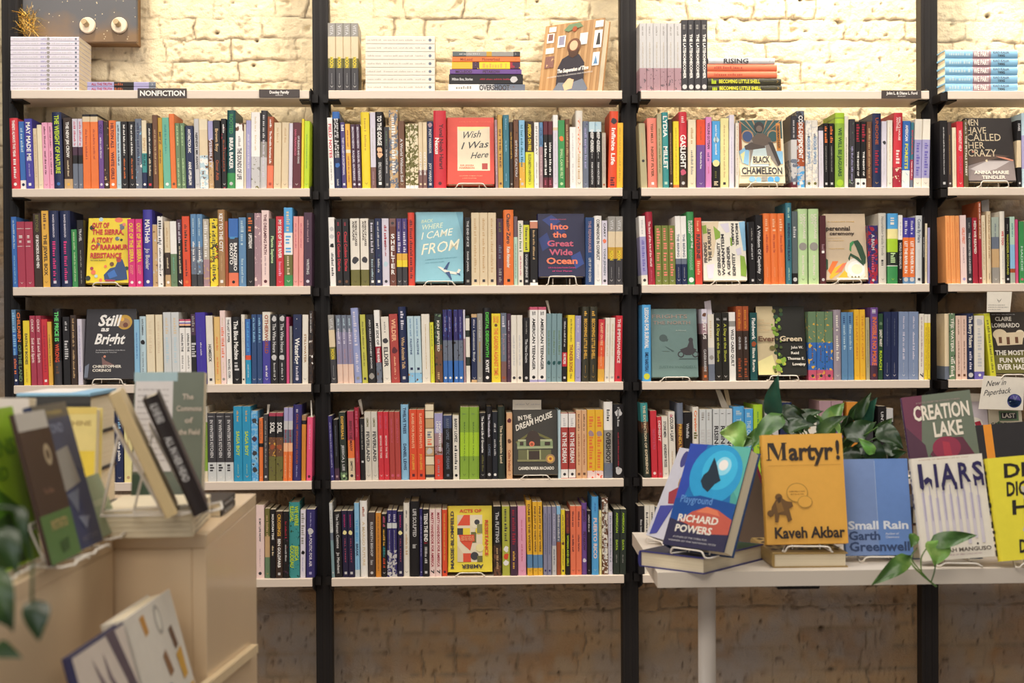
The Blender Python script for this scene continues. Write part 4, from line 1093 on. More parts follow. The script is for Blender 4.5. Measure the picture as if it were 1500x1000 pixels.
def plane_art():
    return [('p', 'ivory', [(.46, .79), (.52, .79), (.66, .845), (.86, .87), (.9, .82), (.95, .835), (.9, .885), (.84, .9), (.62, .875), (.5, .81)]),
            ('p', 'steel-navy', [(.58, .83), (.68, .73), (.72, .72), (.66, .83)]), ('p', 'steel-navy', [(.62, .87), (.71, .86), (.76, .97), (.74, .98)]),
            ('p', 'steel-navy', [(.84, .875), (.93, .89), (.94, .92), (.91, .91)])]
def house_art():
    a = [('p', 'olive', [(.06, .5), (.45, .32), (.9, .46), (.9, .5), (.45, .36), (.1, .53)]), ('p', '#8a9a70', [(.1, .5), (.9, .48), (.9, .6), (.1, .61)]), ('p', '#b4b890', [(.12, .46), (.3, .46), (.3, .49), (.12, .49)]),
         ('p', '#b4b890', [(.6, .46), (.88, .46), (.88, .49), (.6, .49)]), ('c', 'dark-brown', .46, .42, .14, 1), ('r', 'dark-brown', .3, .42, .62, .56), ('c', 'coral', .43, .53, .06), ('c', 'rust', .43, .535, .035), ('r', '#a8b088', .1, .57, .9, .6),
         ('r', '#6a6a44', .12, .62, .86, .8), ('r', 'dark-brown', .36, .64, .6, .78), ('r', '#a8a878', .32, .62, .35, .8), ('r', '#a8a878', .6, .62, .63, .8), ('r', '#8a8658', .1, .77, .9, .8), ('r', 'dark-brown', .16, .5, .24, .55), ('r', 'dark-brown', .72, .5, .84, .55),
         ('c', 'tan-brown', .84, .76, .105), ('c', 'gold', .84, .76, .07), ('c', 'rust', .84, .76, .03)]
    return a
def figure_mono():               # torso with folded arms, printed in greys
    return [('p', '#8a8078', [(.28, .33), (.4, .26), (.62, .26), (.74, .34), (.8, .62), (.9, .72), (.84, .74), (.7, .6), (.66, .74), (.24, .74), (.26, .5), (.16, .46)]),
            ('p', '#c4d4d4', [(.34, .46), (.6, .42), (.66, .74), (.24, .74)]), ('p', '#4a3c34', [(.14, .42), (.3, .36), (.58, .4), (.6, .45), (.3, .48), (.16, .48)]), ('p', '#5c4c40', [(.3, .3), (.44, .22), (.56, .22), (.72, .3), (.74, .38), (.56, .42), (.34, .38)]),
            ('c', '#2c2422', .48, .12, .12, .9), ('c', '#6a5a4e', .48, .15, .075, .9), ('p', '#3a302c', [(.66, .36), (.76, .36), (.92, .7), (.86, .73)])]
ART = {
 'sierra': ('yellow', 1, [('c', 'coral', .72, .03, .06, 1.6), ('c', 'pale-blue', .3, .02, .05), ('c', 'charcoal-green', .1, .15, .06), ('c', 'slate', .8, .15, .05), ('p', 'slate', [(.74, .1), (.84, .08), (.86, .16), (.78, .2)]), ('c', 'salmon', .85, .1, .04), ('c', 'slate', .7, .32, .05), ('c', 'pale-blue', .74, .31, .02), ('c', 'charcoal-green', .8, .34, .03), ('c', 'slate', .26, .41, .04),
     ('c', 'rose-red', .13, .78, .04), ('c', 'coral', .17, .84, .055), ('c', 'charcoal-green', .05, .93, .06), ('c', 'pale-blue', .24, .9, .04), ('c', 'coral', .45, .75, .035), ('c', 'dark-green', .95, .78, .045), ('c', 'coral', .35, .96, .04),
     ('p', 'steel-navy', [(.42, .88), (.56, .78), (.68, .76), (.74, .66), (.84, .64), (.94, .8), (.98, .95), (.7, .97), (.44, .96)]), ('p', 'blue', [(.5, .86), (.66, .8), (.74, .9), (.56, .94)]), ('c', 'brick-red', .76, .65, .06), ('c', 'brown', .6, .715, .05), ('p', 'rose-red', [(.46, .95), (.7, .96), (.68, .985), (.46, .98)]),
     T('OUT OF', 'red', .1, .5, .15, .075), T('THE SIERRA,', 'red', .1, .85, .255, .075), T('A STORY', 'red', .1, .6, .38, .075), T('OF RARAMURI', 'red', .09, .98, .49, .075), T('RESISTANCE', 'red', .09, .82, .62, .075), T('VICTORIA BLANCO', 'olive', .09, .46, .665, .018)],
     'yellow cover with red capitals and a seated blue-robed figure, facing out on third shelf'),
 'still': ('#2e2c32', 1, [('c', 'mustard', .77, .19, .15), ('c', 'tan-brown', .76, .2, .1, 1.2), ('c', 'rust-brown', .79, .23, .05), ('c', 'gold', .72, .15, .04), ('p', 'mauve-brown', [(.34, .68), (.42, .74), (.6, .8), (.56, .83), (.36, .8)]), ('c', 'coral-brown', .4, .68, .025), ('p', 'slate', [(.02, .82), (.1, .78), (.08, .98), (.01, .98)]),
     T('Still', 'white', .24, .66, .24, .15, 'b', .25), T('as', 'white', .3, .46, .32, .065, 'b', .25), T('Bright', 'white', .19, .77, .5, .14, 'b', .25), T('An Illuminating History of the Moon', 'silver', .22, .8, .6, .018, 'n'), T('From Antiquity to Tomorrow', 'silver', .22, .64, .63, .018, 'n'), T('CHRISTOPHER', 'ivory', .17, .74, .84, .036), T('COKINOS', 'ivory', .17, .54, .895, .036)],
     'charcoal cover with slanted white title and a golden moon, facing out on fourth shelf'),
 'peony': ('#c4ccd6', 0, spots(['vermilion', 'crimson', 'coral', 'rust'], 22, (.05, .75), (.25, .78), .06, .13, 4) + spots(['charcoal', 'slate'], 9, (.2, .95), (.05, .25), .04, .08, 5) + spots(['charcoal'], 6, (.2, .8), (.75, .92), .05, .08, 6) + [T('Peony', 'white', -.1 + .12, .66, .34, .06), T('the', 'white', .02, .3, .46, .05), T('on', 'white', .2, .45, .54, .03), T('of', 'white', .02, .3, .62, .05), T('Vigil', 'white', .05, .75, .72, .06)],
     'pale cover with red and orange flowers, facing out beside two navy spines'),
 'wish': ('vermilion-red', 1, [('r', 'cream', .22, .14, .91, .8), ('p', 'pale-yellow', [(.22, .14), (.9, .14), (.6, .2), (.26, .2)]), ('r', 'brick-red', .74, .69, .86, .78), T('A NOVEL FROM THE FAMILY COLLECTION', 'coral', .26, .93, .075, .02, 'n'), T('Wish', 'charcoal', .3, .7, .32, .1, 'n', .35, .06), T('I Was', 'charcoal', .3, .86, .48, .1, 'n', .35, .06), T('Here', 'charcoal', .5, .86, .62, .09, 'n', .35, .06), T('DR JOHN', 'coral', .28, .56, .73, .02), T('HARRISON', 'coral', .26, .58, .77, .025), T('* ', 'peach', .25, .75, .885, .01), T('YOUNGER HUMAN STORY', 'peach', .25, .75, .885, .012, 'n'), T('A DIARY IN LETTERS', 'peach', .32, .62, .92, .012, 'n')],
     'red cover with a cream card and handwritten black title, facing out on second shelf'),
 'came': ('#86bccb', 1, [('p', '#6fa6ba', [(.85, 0), (1, 0), (1, .4)]), T('BACK', '#d8e4b8', .12, .36, .16, .045, 'n', .2, .06), T('WHERE', '#dfe8c8', .12, .56, .26, .07, 'n', .2, .08), T('I CAME', '#eef0dc', .12, .76, .4, .1, 'n', .2, .1), T('FROM', '#f4efd4', .12, .88, .62, .15, 'n', .2, .1), T('A MEMOIR OF FLIGHT AND RETURN', '#5a96a8', .2, .86, .7, .014, 'n', 0, .06), T('AND FINDING HOME', '#5a96a8', .2, .6, .745, .014, 'n', 0, .06)] + plane_art(),
     'light blue cover with hand-drawn white title and an aeroplane, facing out'),
 'ocean': ('#1e1f42', 1, [('p', '#2a3c7c', [(.1, .1), (.3, .02), (.5, .12), (.3, .22)]), ('p', '#263874', [(.02, .4), (.2, .3), (.3, .5), (.1, .6)]), ('p', '#2c4488', [(.7, .68), (.9, .6), (.98, .8), (.8, .88)]), ('p', '#22306a', [(.3, .2), (.5, .16), (.6, .3), (.4, .34)]), ('c', '#2c4488', .85, .7, .08), T('SOPHIE STRAND', 'rose', .27, .62, .1, .016, 'n'), T('Into', 'coral', .28, .66, .25, .09, 'b'), T('the', 'coral', .32, .62, .38, .09, 'b'), T('Great', 'rose', .2, .76, .52, .09, 'b'), T('Wide', 'rose', .24, .74, .66, .09, 'b'), T('Ocean', 'coral', .18, .84, .8, .095, 'b'), T('Life in the Least Known Corners', 'magenta', .22, .8, .87, .022, 'n'), T('of Our Planet', 'magenta', .3, .72, .925, .022, 'n')],
     'deep navy cover with coral lettering on five lines, facing out on third shelf'),
 'dream': ('#3a3630', 0, house_art() + [T('IN THE', 'ivory', .13, .43, .17, .065, 'b', -.1, .1), T('DREAM HOUSE', 'ivory', .08, .9, .33, .09, 'b', -.1, .26), T('CARMEN MARIA MACHADO', 'ivory', .12, .92, .925, .045)],
     'dark cover with a green house and white slanted title, facing out on fifth shelf'),
 'acts': ('#ead43e', 1, [('r', 'cream', .21, .14, .78, .85), ('p', 'vermilion', [(.21, .14), (.5, .14), (.5, .3), (.21, .3)]), ('p', 'beige', [(.21, .14), (.36, .14), (.21, .3)]), ('r', 'charcoal', .21, .34, .34, .44), ('p', 'yellow', [(.34, .34), (.5, .34), (.5, .44), (.34, .44)]), ('c', '#e8dcc0', .62, .27, .11), ('c', 'charcoal', .66, .25, .06), ('r', 'olive', .52, .4, .64, .56), ('p', 'vermilion', [(.24, .44), (.6, .44), (.5, .68), (.3, .56)]), ('c', 'yellow', .7, .38, .08), ('r', '#8a8a5a', .66, .28, .78, .42), ('r', 'vermilion', .34, .72, .52, .85), ('p', 'beige', [(.21, .6), (.34, .72), (.34, .85), (.21, .85)]), ('c', 'charcoal', .6, .76, .09), ('c', 'pale-yellow', .72, .64, .09), ('r', 'olive', .66, .76, .78, .85), ('r', 'vermilion', .27, .46, .6, .54),
     T('ACTS OF', 'vermilion', .26, .76, .1, .045), T('THE POWER OF', 'pale-yellow', .3, .58, .475, .014, 'n'), T('ART TO CREATE', 'pale-yellow', .29, .58, .5, .014, 'n'), T('A BETTER WORLD', 'pale-yellow', .28, .59, .525, .014, 'n'), ('U', 'AMBER', 'charcoal', .3, .8, .89, .055),
     ('T', 'RESISTANCE', 'vermilion', .22, .76, .84, .07, 1), ('T', 'MASSIE-BLOMFIELD', 'charcoal', .08, .95, .13, .07, -1)],
     'yellow cover with a red and charcoal shape collage, facing out on bottom shelf'),
 'chameleon': ('#e9dcba', 1, [('r', 'dark-teal', .02, .01, .98, .3)] + [('p', 'tan-brown', [(.5 + .03 * k, .25), (.5 + .16 * k - .02, .0), (.5 + .16 * k + .02, .0)]) for k in (-3, -2, -1, 1, 2, 3)] + [('c', 'tan-brown', .22, .27, .15, .9), ('c', 'steel-navy', .22, .27, .12, .9), ('c', 'tan-brown', .78, .27, .15, .9), ('c', 'dark-teal', .78, .27, .12, .9), ('r', 'rust', .02, .05, .09, .5), ('r', 'orange-brown', .85, .06, .94, .5), ('p', 'light-blue', [(.02, .5), (.25, .4), (.22, .72), (.08, .68)]), ('p', 'light-blue', [(.78, .5), (.97, .5), (.97, .7), (.84, .7)]), ('p', 'pale-yellow', [(.05, .55), (.15, .5), (.1, .7)])] + figure_mono() + [('r', '#e9dcba', .3, .58, .7, .7), ('r', '#e9dcba', .03, .76, .97, .88), ('c', 'light-blue', .28, .94, .06, 1.2), ('c', 'light-blue', .42, .95, .06), ('c', 'sky-blue', .68, .95, .07), ('c', 'sky-blue', .82, .94, .06), ('r', 'grey', .49, .9, .6, .97), T('BLACK', 'charcoal', .32, .68, .68, .09), T('* ', 'slate', .28, .74, .74, .015), T('CHAMELEON', 'charcoal', .06, .94, .86, .1), ('T', 'DEBORAH D.E.E.P.', 'dark-brown', .1, .46, .865, .05, 1)],
     'teal and cream cover with a grey folded-arm figure and black capitals, facing out'),
 'pursuit': ('#e8e2d2', 0, [('p', 'beige', [(.0, .02), (.4, .0), (.25, .6), (.05, .7)]), ('p', 'leaf-green', [(.0, .08), (.1, .06), (.12, .2), (.02, .22)]), ('p', 'leaf-green', [(.27, .08), (.42, .18), (.42, .28), (.3, .32)]), ('p', 'lilac', [(.42, .05), (.62, .03), (.64, .18), (.56, .2)]), ('p', 'leaf-green', [(.64, .28), (.69, .28), (.69, .42), (.65, .42)]), ('p', 'pale-lilac', [(.08, .74), (.26, .72), (.22, .97), (.1, .97)]), ('p', 'lilac', [(.76, .48), (.88, .44), (.9, .56), (.8, .58)]), ('p', 'leaf-green', [(.86, .58), (.96, .6), (1, .78), (.98, .94), (.86, .92)]), ('p', 'light-blue', [(.86, .02), (1, 0), (1, .5), (.94, .5)]),
     ('T', 'FINDING', 'charcoal', .36, .7, .1, .07, -1), ('T', 'THE PURSUIT', 'charcoal', .12, .68, .2, .07, -1), ('T', 'OF SENSUALITY', 'charcoal', .36, .92, .4, .065, -1), ('T', 'WOMANTISM', 'charcoal', .22, .92, .5, .065, -1), ('T', 'A GENDER', 'charcoal', .42, .92, .62, .065, -1), ('T', 'IDENTITY', 'charcoal', .54, .92, .74, .065, -1), ('T', 'MICHAEL', 'charcoal', .04, .42, .78, .055, 1), ('T', 'PARAMO', 'charcoal', .04, .4, .68, .055, 1)],
     'white cover with green patches and lettering turned sideways, facing out'),
 'perennial': ('#c9b498', 1, [('c', 'ivory', .72, .84, .27, 1), ('c', 'white', .72, .84, .2, 1), ('c', '#efe4c8', .74, .84, .12, 1.1), ('p', 'orange', [(.04, .86), (.16, .72), (.3, .72), (.1, .92)]), ('p', 'golden-yellow', [(.06, .96), (.2, .82), (.44, .74), (.3, .9), (.1, .99)]), ('p', 'coral', [(.2, .9), (.4, .76), (.5, .74), (.36, .88)]), ('p', 'golden-yellow', [(.24, .99), (.44, .86), (.5, .9), (.5, .98)]), ('p', 'dark-green', [(.86, .72), (.74, .5), (.68, .42), (.8, .4), (.9, .5), (.97, .66), (.95, .78)]), ('p', 'green', [(.58, .55), (.6, .45), (.68, .41), (.7, .45), (.64, .5), (.62, .58)]), ('p', 'dark-green', [(.54, .68), (.6, .6), (.78, .66), (.92, .76), (.9, .79), (.74, .7), (.6, .64), (.57, .72)]), ('p', 'beige', [(.94, .76), (.98, .76), (.97, .99), (.93, .99)]), ('p', 'dark-green', [(.0, .68), (.05, .7), (.04, .84), (.0, .86)]), ('r', 'ivory', .24, .97, .98, .995), ('p', 'olive', [(.58, .97), (.61, .94), (.64, .97)]), ('p', 'olive', [(.66, .97), (.69, .94), (.72, .97)]), ('p', 'olive', [(.74, .97), (.77, .94), (.8, .97)]),
     T('A GARDEN YEAR', 'mustard', .08, .74, .13, .014, 'n'), T('perennial', 'dark-brown', .04, .62, .255, .062, 'b'), T('ceremony', 'dark-brown', .12, .72, .325, .05, 'b'), T('Lessons and Gifts', 'mustard', .07, .4, .375, .012, 'n'), T('from a Dakota Garden', 'mustard', .07, .46, .415, .012, 'n'), T('TERESA PETERSON', 'mustard', .08, .45, .54, .014, 'n')],
     'tan cover with garden vegetables and a green leaf, facing out on third shelf'),
 'fright': ('#6a8480', 1, [('c', '#4a5a58', .27, .43, .08, 1.1), ('p', '#4a5a58', [(.2, .47), (.38, .44), (.36, .48)]), ('c', 'charcoal', .64, .67, .07), ('c', '#6a8480', .64, .67, .045), ('c', 'charcoal', .95, .67, .07), ('c', '#6a8480', .95, .67, .045), ('p', 'charcoal', [(.62, .6), (.78, .56), (.84, .46), (.9, .46), (.92, .58), (.98, .6), (.92, .66), (.84, .68), (.74, .68), (.66, .64)]), ('c', 'charcoal', .86, .46, .05), ('p', '#506462', [(.28, .54), (.5, .62), (.46, .63)]), ('r', '#50605e', .24, .62, .4, .625), ('r', '#50605e', .6, .73, 1, .74), T('FRIGHTS', '#a89084', .04, .8, .14, .055, 'n'), T('THE NORTH', '#a89084', .06, .86, .23, .05, 'n'), T('A Novel', '#b4bcb4', .54, .76, .33, .02, 'n'), T('JUSTIN WADDELL', '#54706a', .16, .96, .87, .035, 'n')],
     'grey-green cover with a dark motorcycle rider, facing out on fourth shelf'),
 'ever': ('#25241f', 1, [('p', '#cdbb94', [(0, 0), (.34, 0), (.38, .2), (.36, .5), (.4, .75), (.46, .99), (0, .99)]), ('p', 'pale-yellow', [(0, .8), (.3, .7), (.42, .99), (0, .99)])] + spots(['dark-green', 'olive', '#4a5a2c', 'leaf-green'], 40, (.3, .52), (.06, .95), .02, .05, 8) + spots(['leaf-green', 'olive-lime'], 10, (.38, .56), (.75, .97), .02, .05, 9) + [T('Ever', 'brown', .02, .37, .51, .07, 'b'), T('Green', 'beige', .46, .92, .51, .07, 'b'), T('Saving', 'tan', .04, .15, .21, .02, 'n'), T('Big Forests', 'tan', .04, .27, .26, .02, 'n'), T('to Save', 'tan', .04, .18, .31, .02, 'n'), T('the Planet', 'tan', .04, .26, .36, .02, 'n'), T('John W.', 'ivory', .68, .93, .62, .036), T('Reid', 'ivory', .68, .84, .7, .036), T('Thomas E.', 'ivory', .6, .95, .78, .036), T('Lovejoy', 'ivory', .7, .97, .86, .036)],
     'cover split between tan and black with green foliage between, facing out'),
 'crazy': ('#2e2623', 1, [('p', '#8a7e7c', [(0, .75), (.42, .66), (.98, .67), (1, .98), (0, .98)]), ('p', '#b8b0b0', [(.04, .8), (.4, .68), (.9, .68), (.6, .8), (.3, .86)]), ('p', '#5c4a40', [(0, .6), (.5, .56), (.9, .6), (.4, .67), (0, .74)]), ('p', 'beige', [(.38, .66), (.42, .65), (.43, .69), (.39, .69)]), ('c', 'coral-brown', .13, .53, .025), ('p', 'coral-brown', [(.6, .6), (.8, .62), (.98, .66), (.96, .68), (.7, .63)]), T('MEN', 'beige', -.1 + .12, .28, .12, .1, 'n'), T('HAVE', 'beige', .02, .44, .245, .1, 'n'), T('CALLED', 'beige', .02, .74, .36, .11, 'n'), T('HER', 'beige', .04, .38, .48, .1, 'n'), T('CRAZY', 'beige', .02, .62, .605, .11, 'n'), T('ANNA MARIE', 'ivory', .12, .86, .88, .05), T('TENDLER', 'ivory', .28, .78, .955, .05)],
     'dark brown cover with thin beige capitals and a pale bed, facing out'),
 'fun': ('#3a332c', 0, [('c', 'beige', .28, .36, .14, 1.3), ('c', 'cream', .8, .36, .12), ('p', 'beige', [(.12, .34), (.9, .32), (.84, .52), (.2, .54)]), ('r', 'brown', .24, .4, .32, .5), ('r', 'brown', .44, .4, .52, .52), ('r', 'brown', .66, .4, .74, .5), ('p', 'mustard', [(.1, .85), (.9, .76), (.95, .86), (.2, .9)]), ('p', 'olive', [(.0, .7), (.98, .62), (1, .98), (0, .98)]), T('NEW YORK TIMES BESTSELLER', 'silver', .1, .7, .045, .014, 'n'), T('CLAIRE', 'ivory', .18, .6, .14, .062), T('LOMBARDO', 'ivory', .08, .8, .245, .066), T('THE MOST', 'ivory', .12, .86, .69, .072), T('FUN WE', 'ivory', .22, .86, .81, .072), T('EVER HAD', 'ivory', .16, .9, .92, .08)],
     'dark cover with a cream house and white capitals, facing out beside the lime book'),
 'lips': ('#c9bfc4', 1, [('c', 'ivory', .6, .32, .18, 1.4), ('p', 'crimson', [(.45, .2), (.62, .22), (.56, .3)]), ('p', 'crimson', [(.62, .3), (.78, .28), (.82, .34), (.66, .36)]), T('THE SONGS', 'charcoal', .08, .5, .12, .04, 'n'), T('nature p', 'charcoal', .1, .7, .55, .05, 'n')],
     'pale lilac cover with white bird and red marks, facing out below the butterfly card'),
 'garden': ('#d8cdb4', 1, [('r', 'sage-green', .3, .04, .9, .2), ('r', 'charcoal', .36, .07, .84, .17), ('p', 'sage-green', [(.02, .3), (.3, .2), (.5, .34), (.2, .5)]), T('LAST', 'ivory', .4, .8, .15, .07), T('GARDEN', 'charcoal-green', .04, .6, .28, .05)],
     'beige and green cover facing out below the handwritten card'),
}
# ------------------------------------------------------------------ all the spine-out and face-out books
ORD = 'first second third fourth fifth sixth seventh eighth ninth tenth eleventh twelfth thirteenth fourteenth fifteenth sixteenth seventeenth eighteenth nineteenth twentieth'.split()
def ordinal(n):
    if n <= 20: return ORD[n - 1]
    tens = {2: 'twenty', 3: 'thirty', 4: 'forty', 5: 'fifty'}[n // 10]
    if n % 10 == 0: return tens[:-1] + 'ieth'
    return tens + '-' + ORD[n % 10 - 1]
COUNT = {}
def next_place(bay, shelf):
    COUNT[(bay, shelf)] = COUNT.get((bay, shelf), 0) + 1
    return ordinal(COUNT[(bay, shelf)])
def colour_words(bands):
    names = []
    for c, e in bands:
        n = 'picture-patterned' if c.startswith('mix(') else c
        if c.startswith('mix('):
            q = c[4:-1].split(','); q = list(dict.fromkeys(q)); n = 'mottled %s-and-%s' % (q[0], q[1]) if len(q) > 1 else 'mottled ' + q[0]
        names.append(n)
    size = [b[1] - a[1] for a, b in zip([(0, 0)] + bands[:-1], bands)]
    order = sorted(range(len(names)), key=lambda i: -size[i])
    if len(bands) == 1: return names[0]
    first = sorted(order[:2])
    a, b = names[first[0]], names[first[1]]
    return a if a == b else ('%s above %s' % (a, b))
def parse_bands(s):
    parts = []; depth = 0; cur = ''
    for ch in s:
        if ch == '(': depth += 1
        if ch == ')': depth -= 1
        if ch == '/' and depth == 0: parts.append(cur); cur = ''
        else: cur += ch
    parts.append(cur); out = []
    for i, p in enumerate(parts):
        mt = re.match(r'^(.*?[a-z)])(\.\d+)?$', p)
        out.append((mt.group(1), float(mt.group(2)) if mt.group(2) else 1.0))
    return out
def stand_book(bay, shelf, xl, xr, top, base_py, lean, hard, bands, spine, seed):
    """xl, xr = world x of the spine's foot, top = photo pixel of the spine's top"""
    rnd = random.Random(seed)
    Y = .010 + rnd.random() * .006
    t = xr - xl - .0005
    z0 = ROWZ[shelf]
    h = at(top[0], top[1], Y).z - z0
    d = min(rnd.uniform(.128, .142) + (.012 if hard else 0), .158)
    name = 'hardcover' if hard else ('slim_paperback' if t < .0145 else 'paperback')
    o = book_object(name, t, d, h, bands, hard, spine, None, seed)
    th_ = math.radians(lean)
    if lean <= 0: M = Matrix.Translation((xl, Y, z0 + .0002)) @ Matrix.Rotation(th_, 4, 'Y')
    else: M = Matrix.Translation((xr - .0005, Y, z0 + .0002)) @ Matrix.Rotation(th_, 4, 'Y') @ Matrix.Translation((-t, 0, 0))
    o.matrix_world = M
    size = 'tall ' if h > .226 else ('short ' if h < .182 else '')
    size += 'thick ' if t > .031 else ('thin ' if t < .0115 else '')
    ink = next((q.split('~')[1] for q in spine if q[0] != '^'), None)
    lab = size + colour_words(bands) + ' ' + name.replace('slim_', '')
    if ink and not ink.startswith('mix'): lab += ' with %s lettering' % ink
    lab += ', %s along the %s %s shelf' % (next_place(bay, shelf), BAYNAME[bay].replace(' ', "'s ", 0), SHELFNAME[shelf])
    lab = lab.replace(' bay ', ' bay ')
    wds = lab.split()
    if len(wds) > 16: lab = lab.replace('tall ', '').replace('short ', '').replace(' lettering', ' text').replace('thick ', '').replace('mottled ', '')
    if len(lab.split()) > 16: lab = re.sub(r' with [\w-]+ text', '', lab)
    tag(o, lab, 'book', 'books on the %s shelf of the %s' % (SHELFNAME[shelf], BAYNAME[bay]))
    return o
def build_books():
    seed = 100
    lean = 0
    for line in BOOKS.strip().splitlines():
        if line[0] == '#':
            bay, shelf, ox, oy, sc = line[1:].split(); shelf = int(shelf); ox, oy, sc = float(ox), float(oy), float(sc)
            lean = 0; start = True
            continue
        seed += 1
        if line.startswith('FACE'):
            _, a, b, tp, bt, key = line.split()
            pa, pb = ox + float(a) / sc, ox + float(b) / sc; ptop, pbot = oy + float(tp) / sc, oy + float(bt) / sc
            build_face(bay, shelf, pa, pb, ptop, pbot, key)
            continue
        parts = line.split('|'); hd = parts[0].split()
        L, R, top = float(hd[0]), float(hd[1]), float(hd[2]); hard = False; n = 1; bands = None
        for w_ in hd[3:]:
            if w_ == 'H': hard = True
            elif w_[0] == '@': lean = float(w_[1:])
            elif re.match(r'x\d$', w_): n = int(w_[1:])
            else: bands = parse_bands(w_)
        for k in range(n):
            a = L + (R - L) * k / n; b = L + (R - L) * (k + 1) / n
            # foot of the spine on its shelf: a first guess of the pixel row, then the plane of the spines
            zz = ROWZ[shelf]
            Yp = .013
            pa, pb = ox + a / sc, ox + b / sc
            py = 500 + (CAM_Z - zz) / 4.25 * FPX
            for _ in range(3):
                q = at((pa + pb) / 2, py, Yp); py += (q.z - zz) / 4.25 * FPX
            xa, xb = at(pa, py, Yp).x, at(pb, py, Yp).x
            stand_book(bay, shelf, xa, xb, ((pa + pb) / 2, oy + top / sc), py, lean, hard, bands, parts[1:], seed * 7 + k)
def build_face(bay, shelf, pa, pb, ptop, pbot, key):
    color, hard, art, lab = ART[key]
    z0 = ROWZ[shelf]; Y = .012
    A, B = at(pa, pbot, Y), at(pb, pbot, Y)
    zb = max(A.z, z0 + .0125) if key not in ('lips', 'garden') else z0 + .012
    wd = B.x - A.x; tilt = math.radians(11)
    zt = at((pa + pb) / 2, ptop, Y + .04).z
    h = (zt - zb) / math.cos(tilt)
    t = .026 if hard else .018
    o = face_book(t, wd, h, color, hard, art, Vector((A.x, Y, zb)), tilt, 'hardcover' if hard else 'paperback', seed=len(key))
    next_place(bay, shelf)
    tag(o, lab, 'book', 'books on the %s shelf of the %s' % (SHELFNAME[shelf], BAYNAME[bay]))
    easel(A.x + wd * .2, B.x - wd * .2, Y, z0, 'white wire easel holding the %s' % re.sub(r',? facing out.*', '', lab).split(' with ')[0] + ', %s %s shelf' % (BAYNAME[bay], SHELFNAME[shelf]), math.radians(11), lip=zb - z0 - .003)
build_books()
# ------------------------------------------------------------------ lying stacks and single pieces on the top shelf
def lie(name, t, d, h, M, color, hard, spine=(), art=None, seed=0, bands=None):
    """a book lying on its back cover: origin = foot of the spine at the tail, local x up"""
    o = book_object(name, t, d, h, bands or [(color, 1)], hard, spine, art, seed)
    o.matrix_world = M
    return o
def lie_front(px0, px1, pyt, pyb, Y, d, color, hard, spine, lab, group, z=None, bands=None, seed=0, dx=0):
    """a lying book whose spine faces the room, between two photo columns; stacked on z"""
    a, b = at(px0, pyb, Y), at(px1, pyb, Y); t = at(px0, pyt, Y).z - a.z
    z = a.z if z is None else z
    M = Matrix.Translation((b.x, Y, z + .0001)) @ Matrix(((0, 0, -1, 0), (0, 1, 0, 0), (1, 0, 0, 0), (0, 0, 0, 1))) 
    M = Matrix.Translation((a.x + (b.x - a.x), Y, z + .0002)) @ Matrix.Rotation(-math.pi / 2, 4, 'Y')
    o = lie('hardcover' if hard else 'paperback', t - .0003, d, b.x - a.x, M, color, hard, spine, None, seed, bands)
    tag(o, lab, 'book', group)
    return z + t
z = ROWZ[0]
for k in range(12):
    z = lie_front(15.5, 115.7, 131 - 6.6 * (k + 1), 131 - 6.6 * k, .012, .14, 'pale-lilac', False, ['*~silver~.04~.4~.3', '^b~grey~.55', '*~lavender~.44~.52~.4', '*~silver~.6~.9~.35', '^s~slate~.955'],
                  'white paperback in the tall stack on the nonfiction shelf, %s from the bottom' % ordinal(k + 1), 'white paperbacks stacked on the nonfiction shelf', z, seed=k)
z = ROWZ[0]
for k in range(2):
    z = lie_front(127.8, 228, 131 - 6.9 * (k + 1), 131 - 6.9 * k, .02, .135, 'x', False, ['ALL THE TRUTH~crimson~.06~.36~.5', '*~rust~.4~.52~.5', '*~lavender~.7~.86~.2', '^v~white~.95'],
                  'lavender and black paperback lying beside the NONFICTION sign, %s one' % ('lower', 'upper')[k], 'pair of lavender and black paperbacks', z, [('lavender', .39), ('black', .68), ('lavender', .9), ('slate', 1)], 40 + k)
z = ROWZ[0]
for k in range(7):
    z = lie_front(535.5, 637, 131.8 - 11.5 * (k + 1), 131.8 - 11.5 * k, .012, .14, 'ivory', False, ['*~greige~.03~.22~.2', '*~greige~.26~.46~.2', '*~greige~.48~.68~.2', '*~greige~.72~.86~.2', '^o~slate~.93'],
                  'off-white paperback in the plain stack by the four dark spines, %s from the bottom' % ordinal(k + 1), 'off-white paperbacks stacked on the middle top shelf', z, seed=60 + k)
z = ROWZ[0]
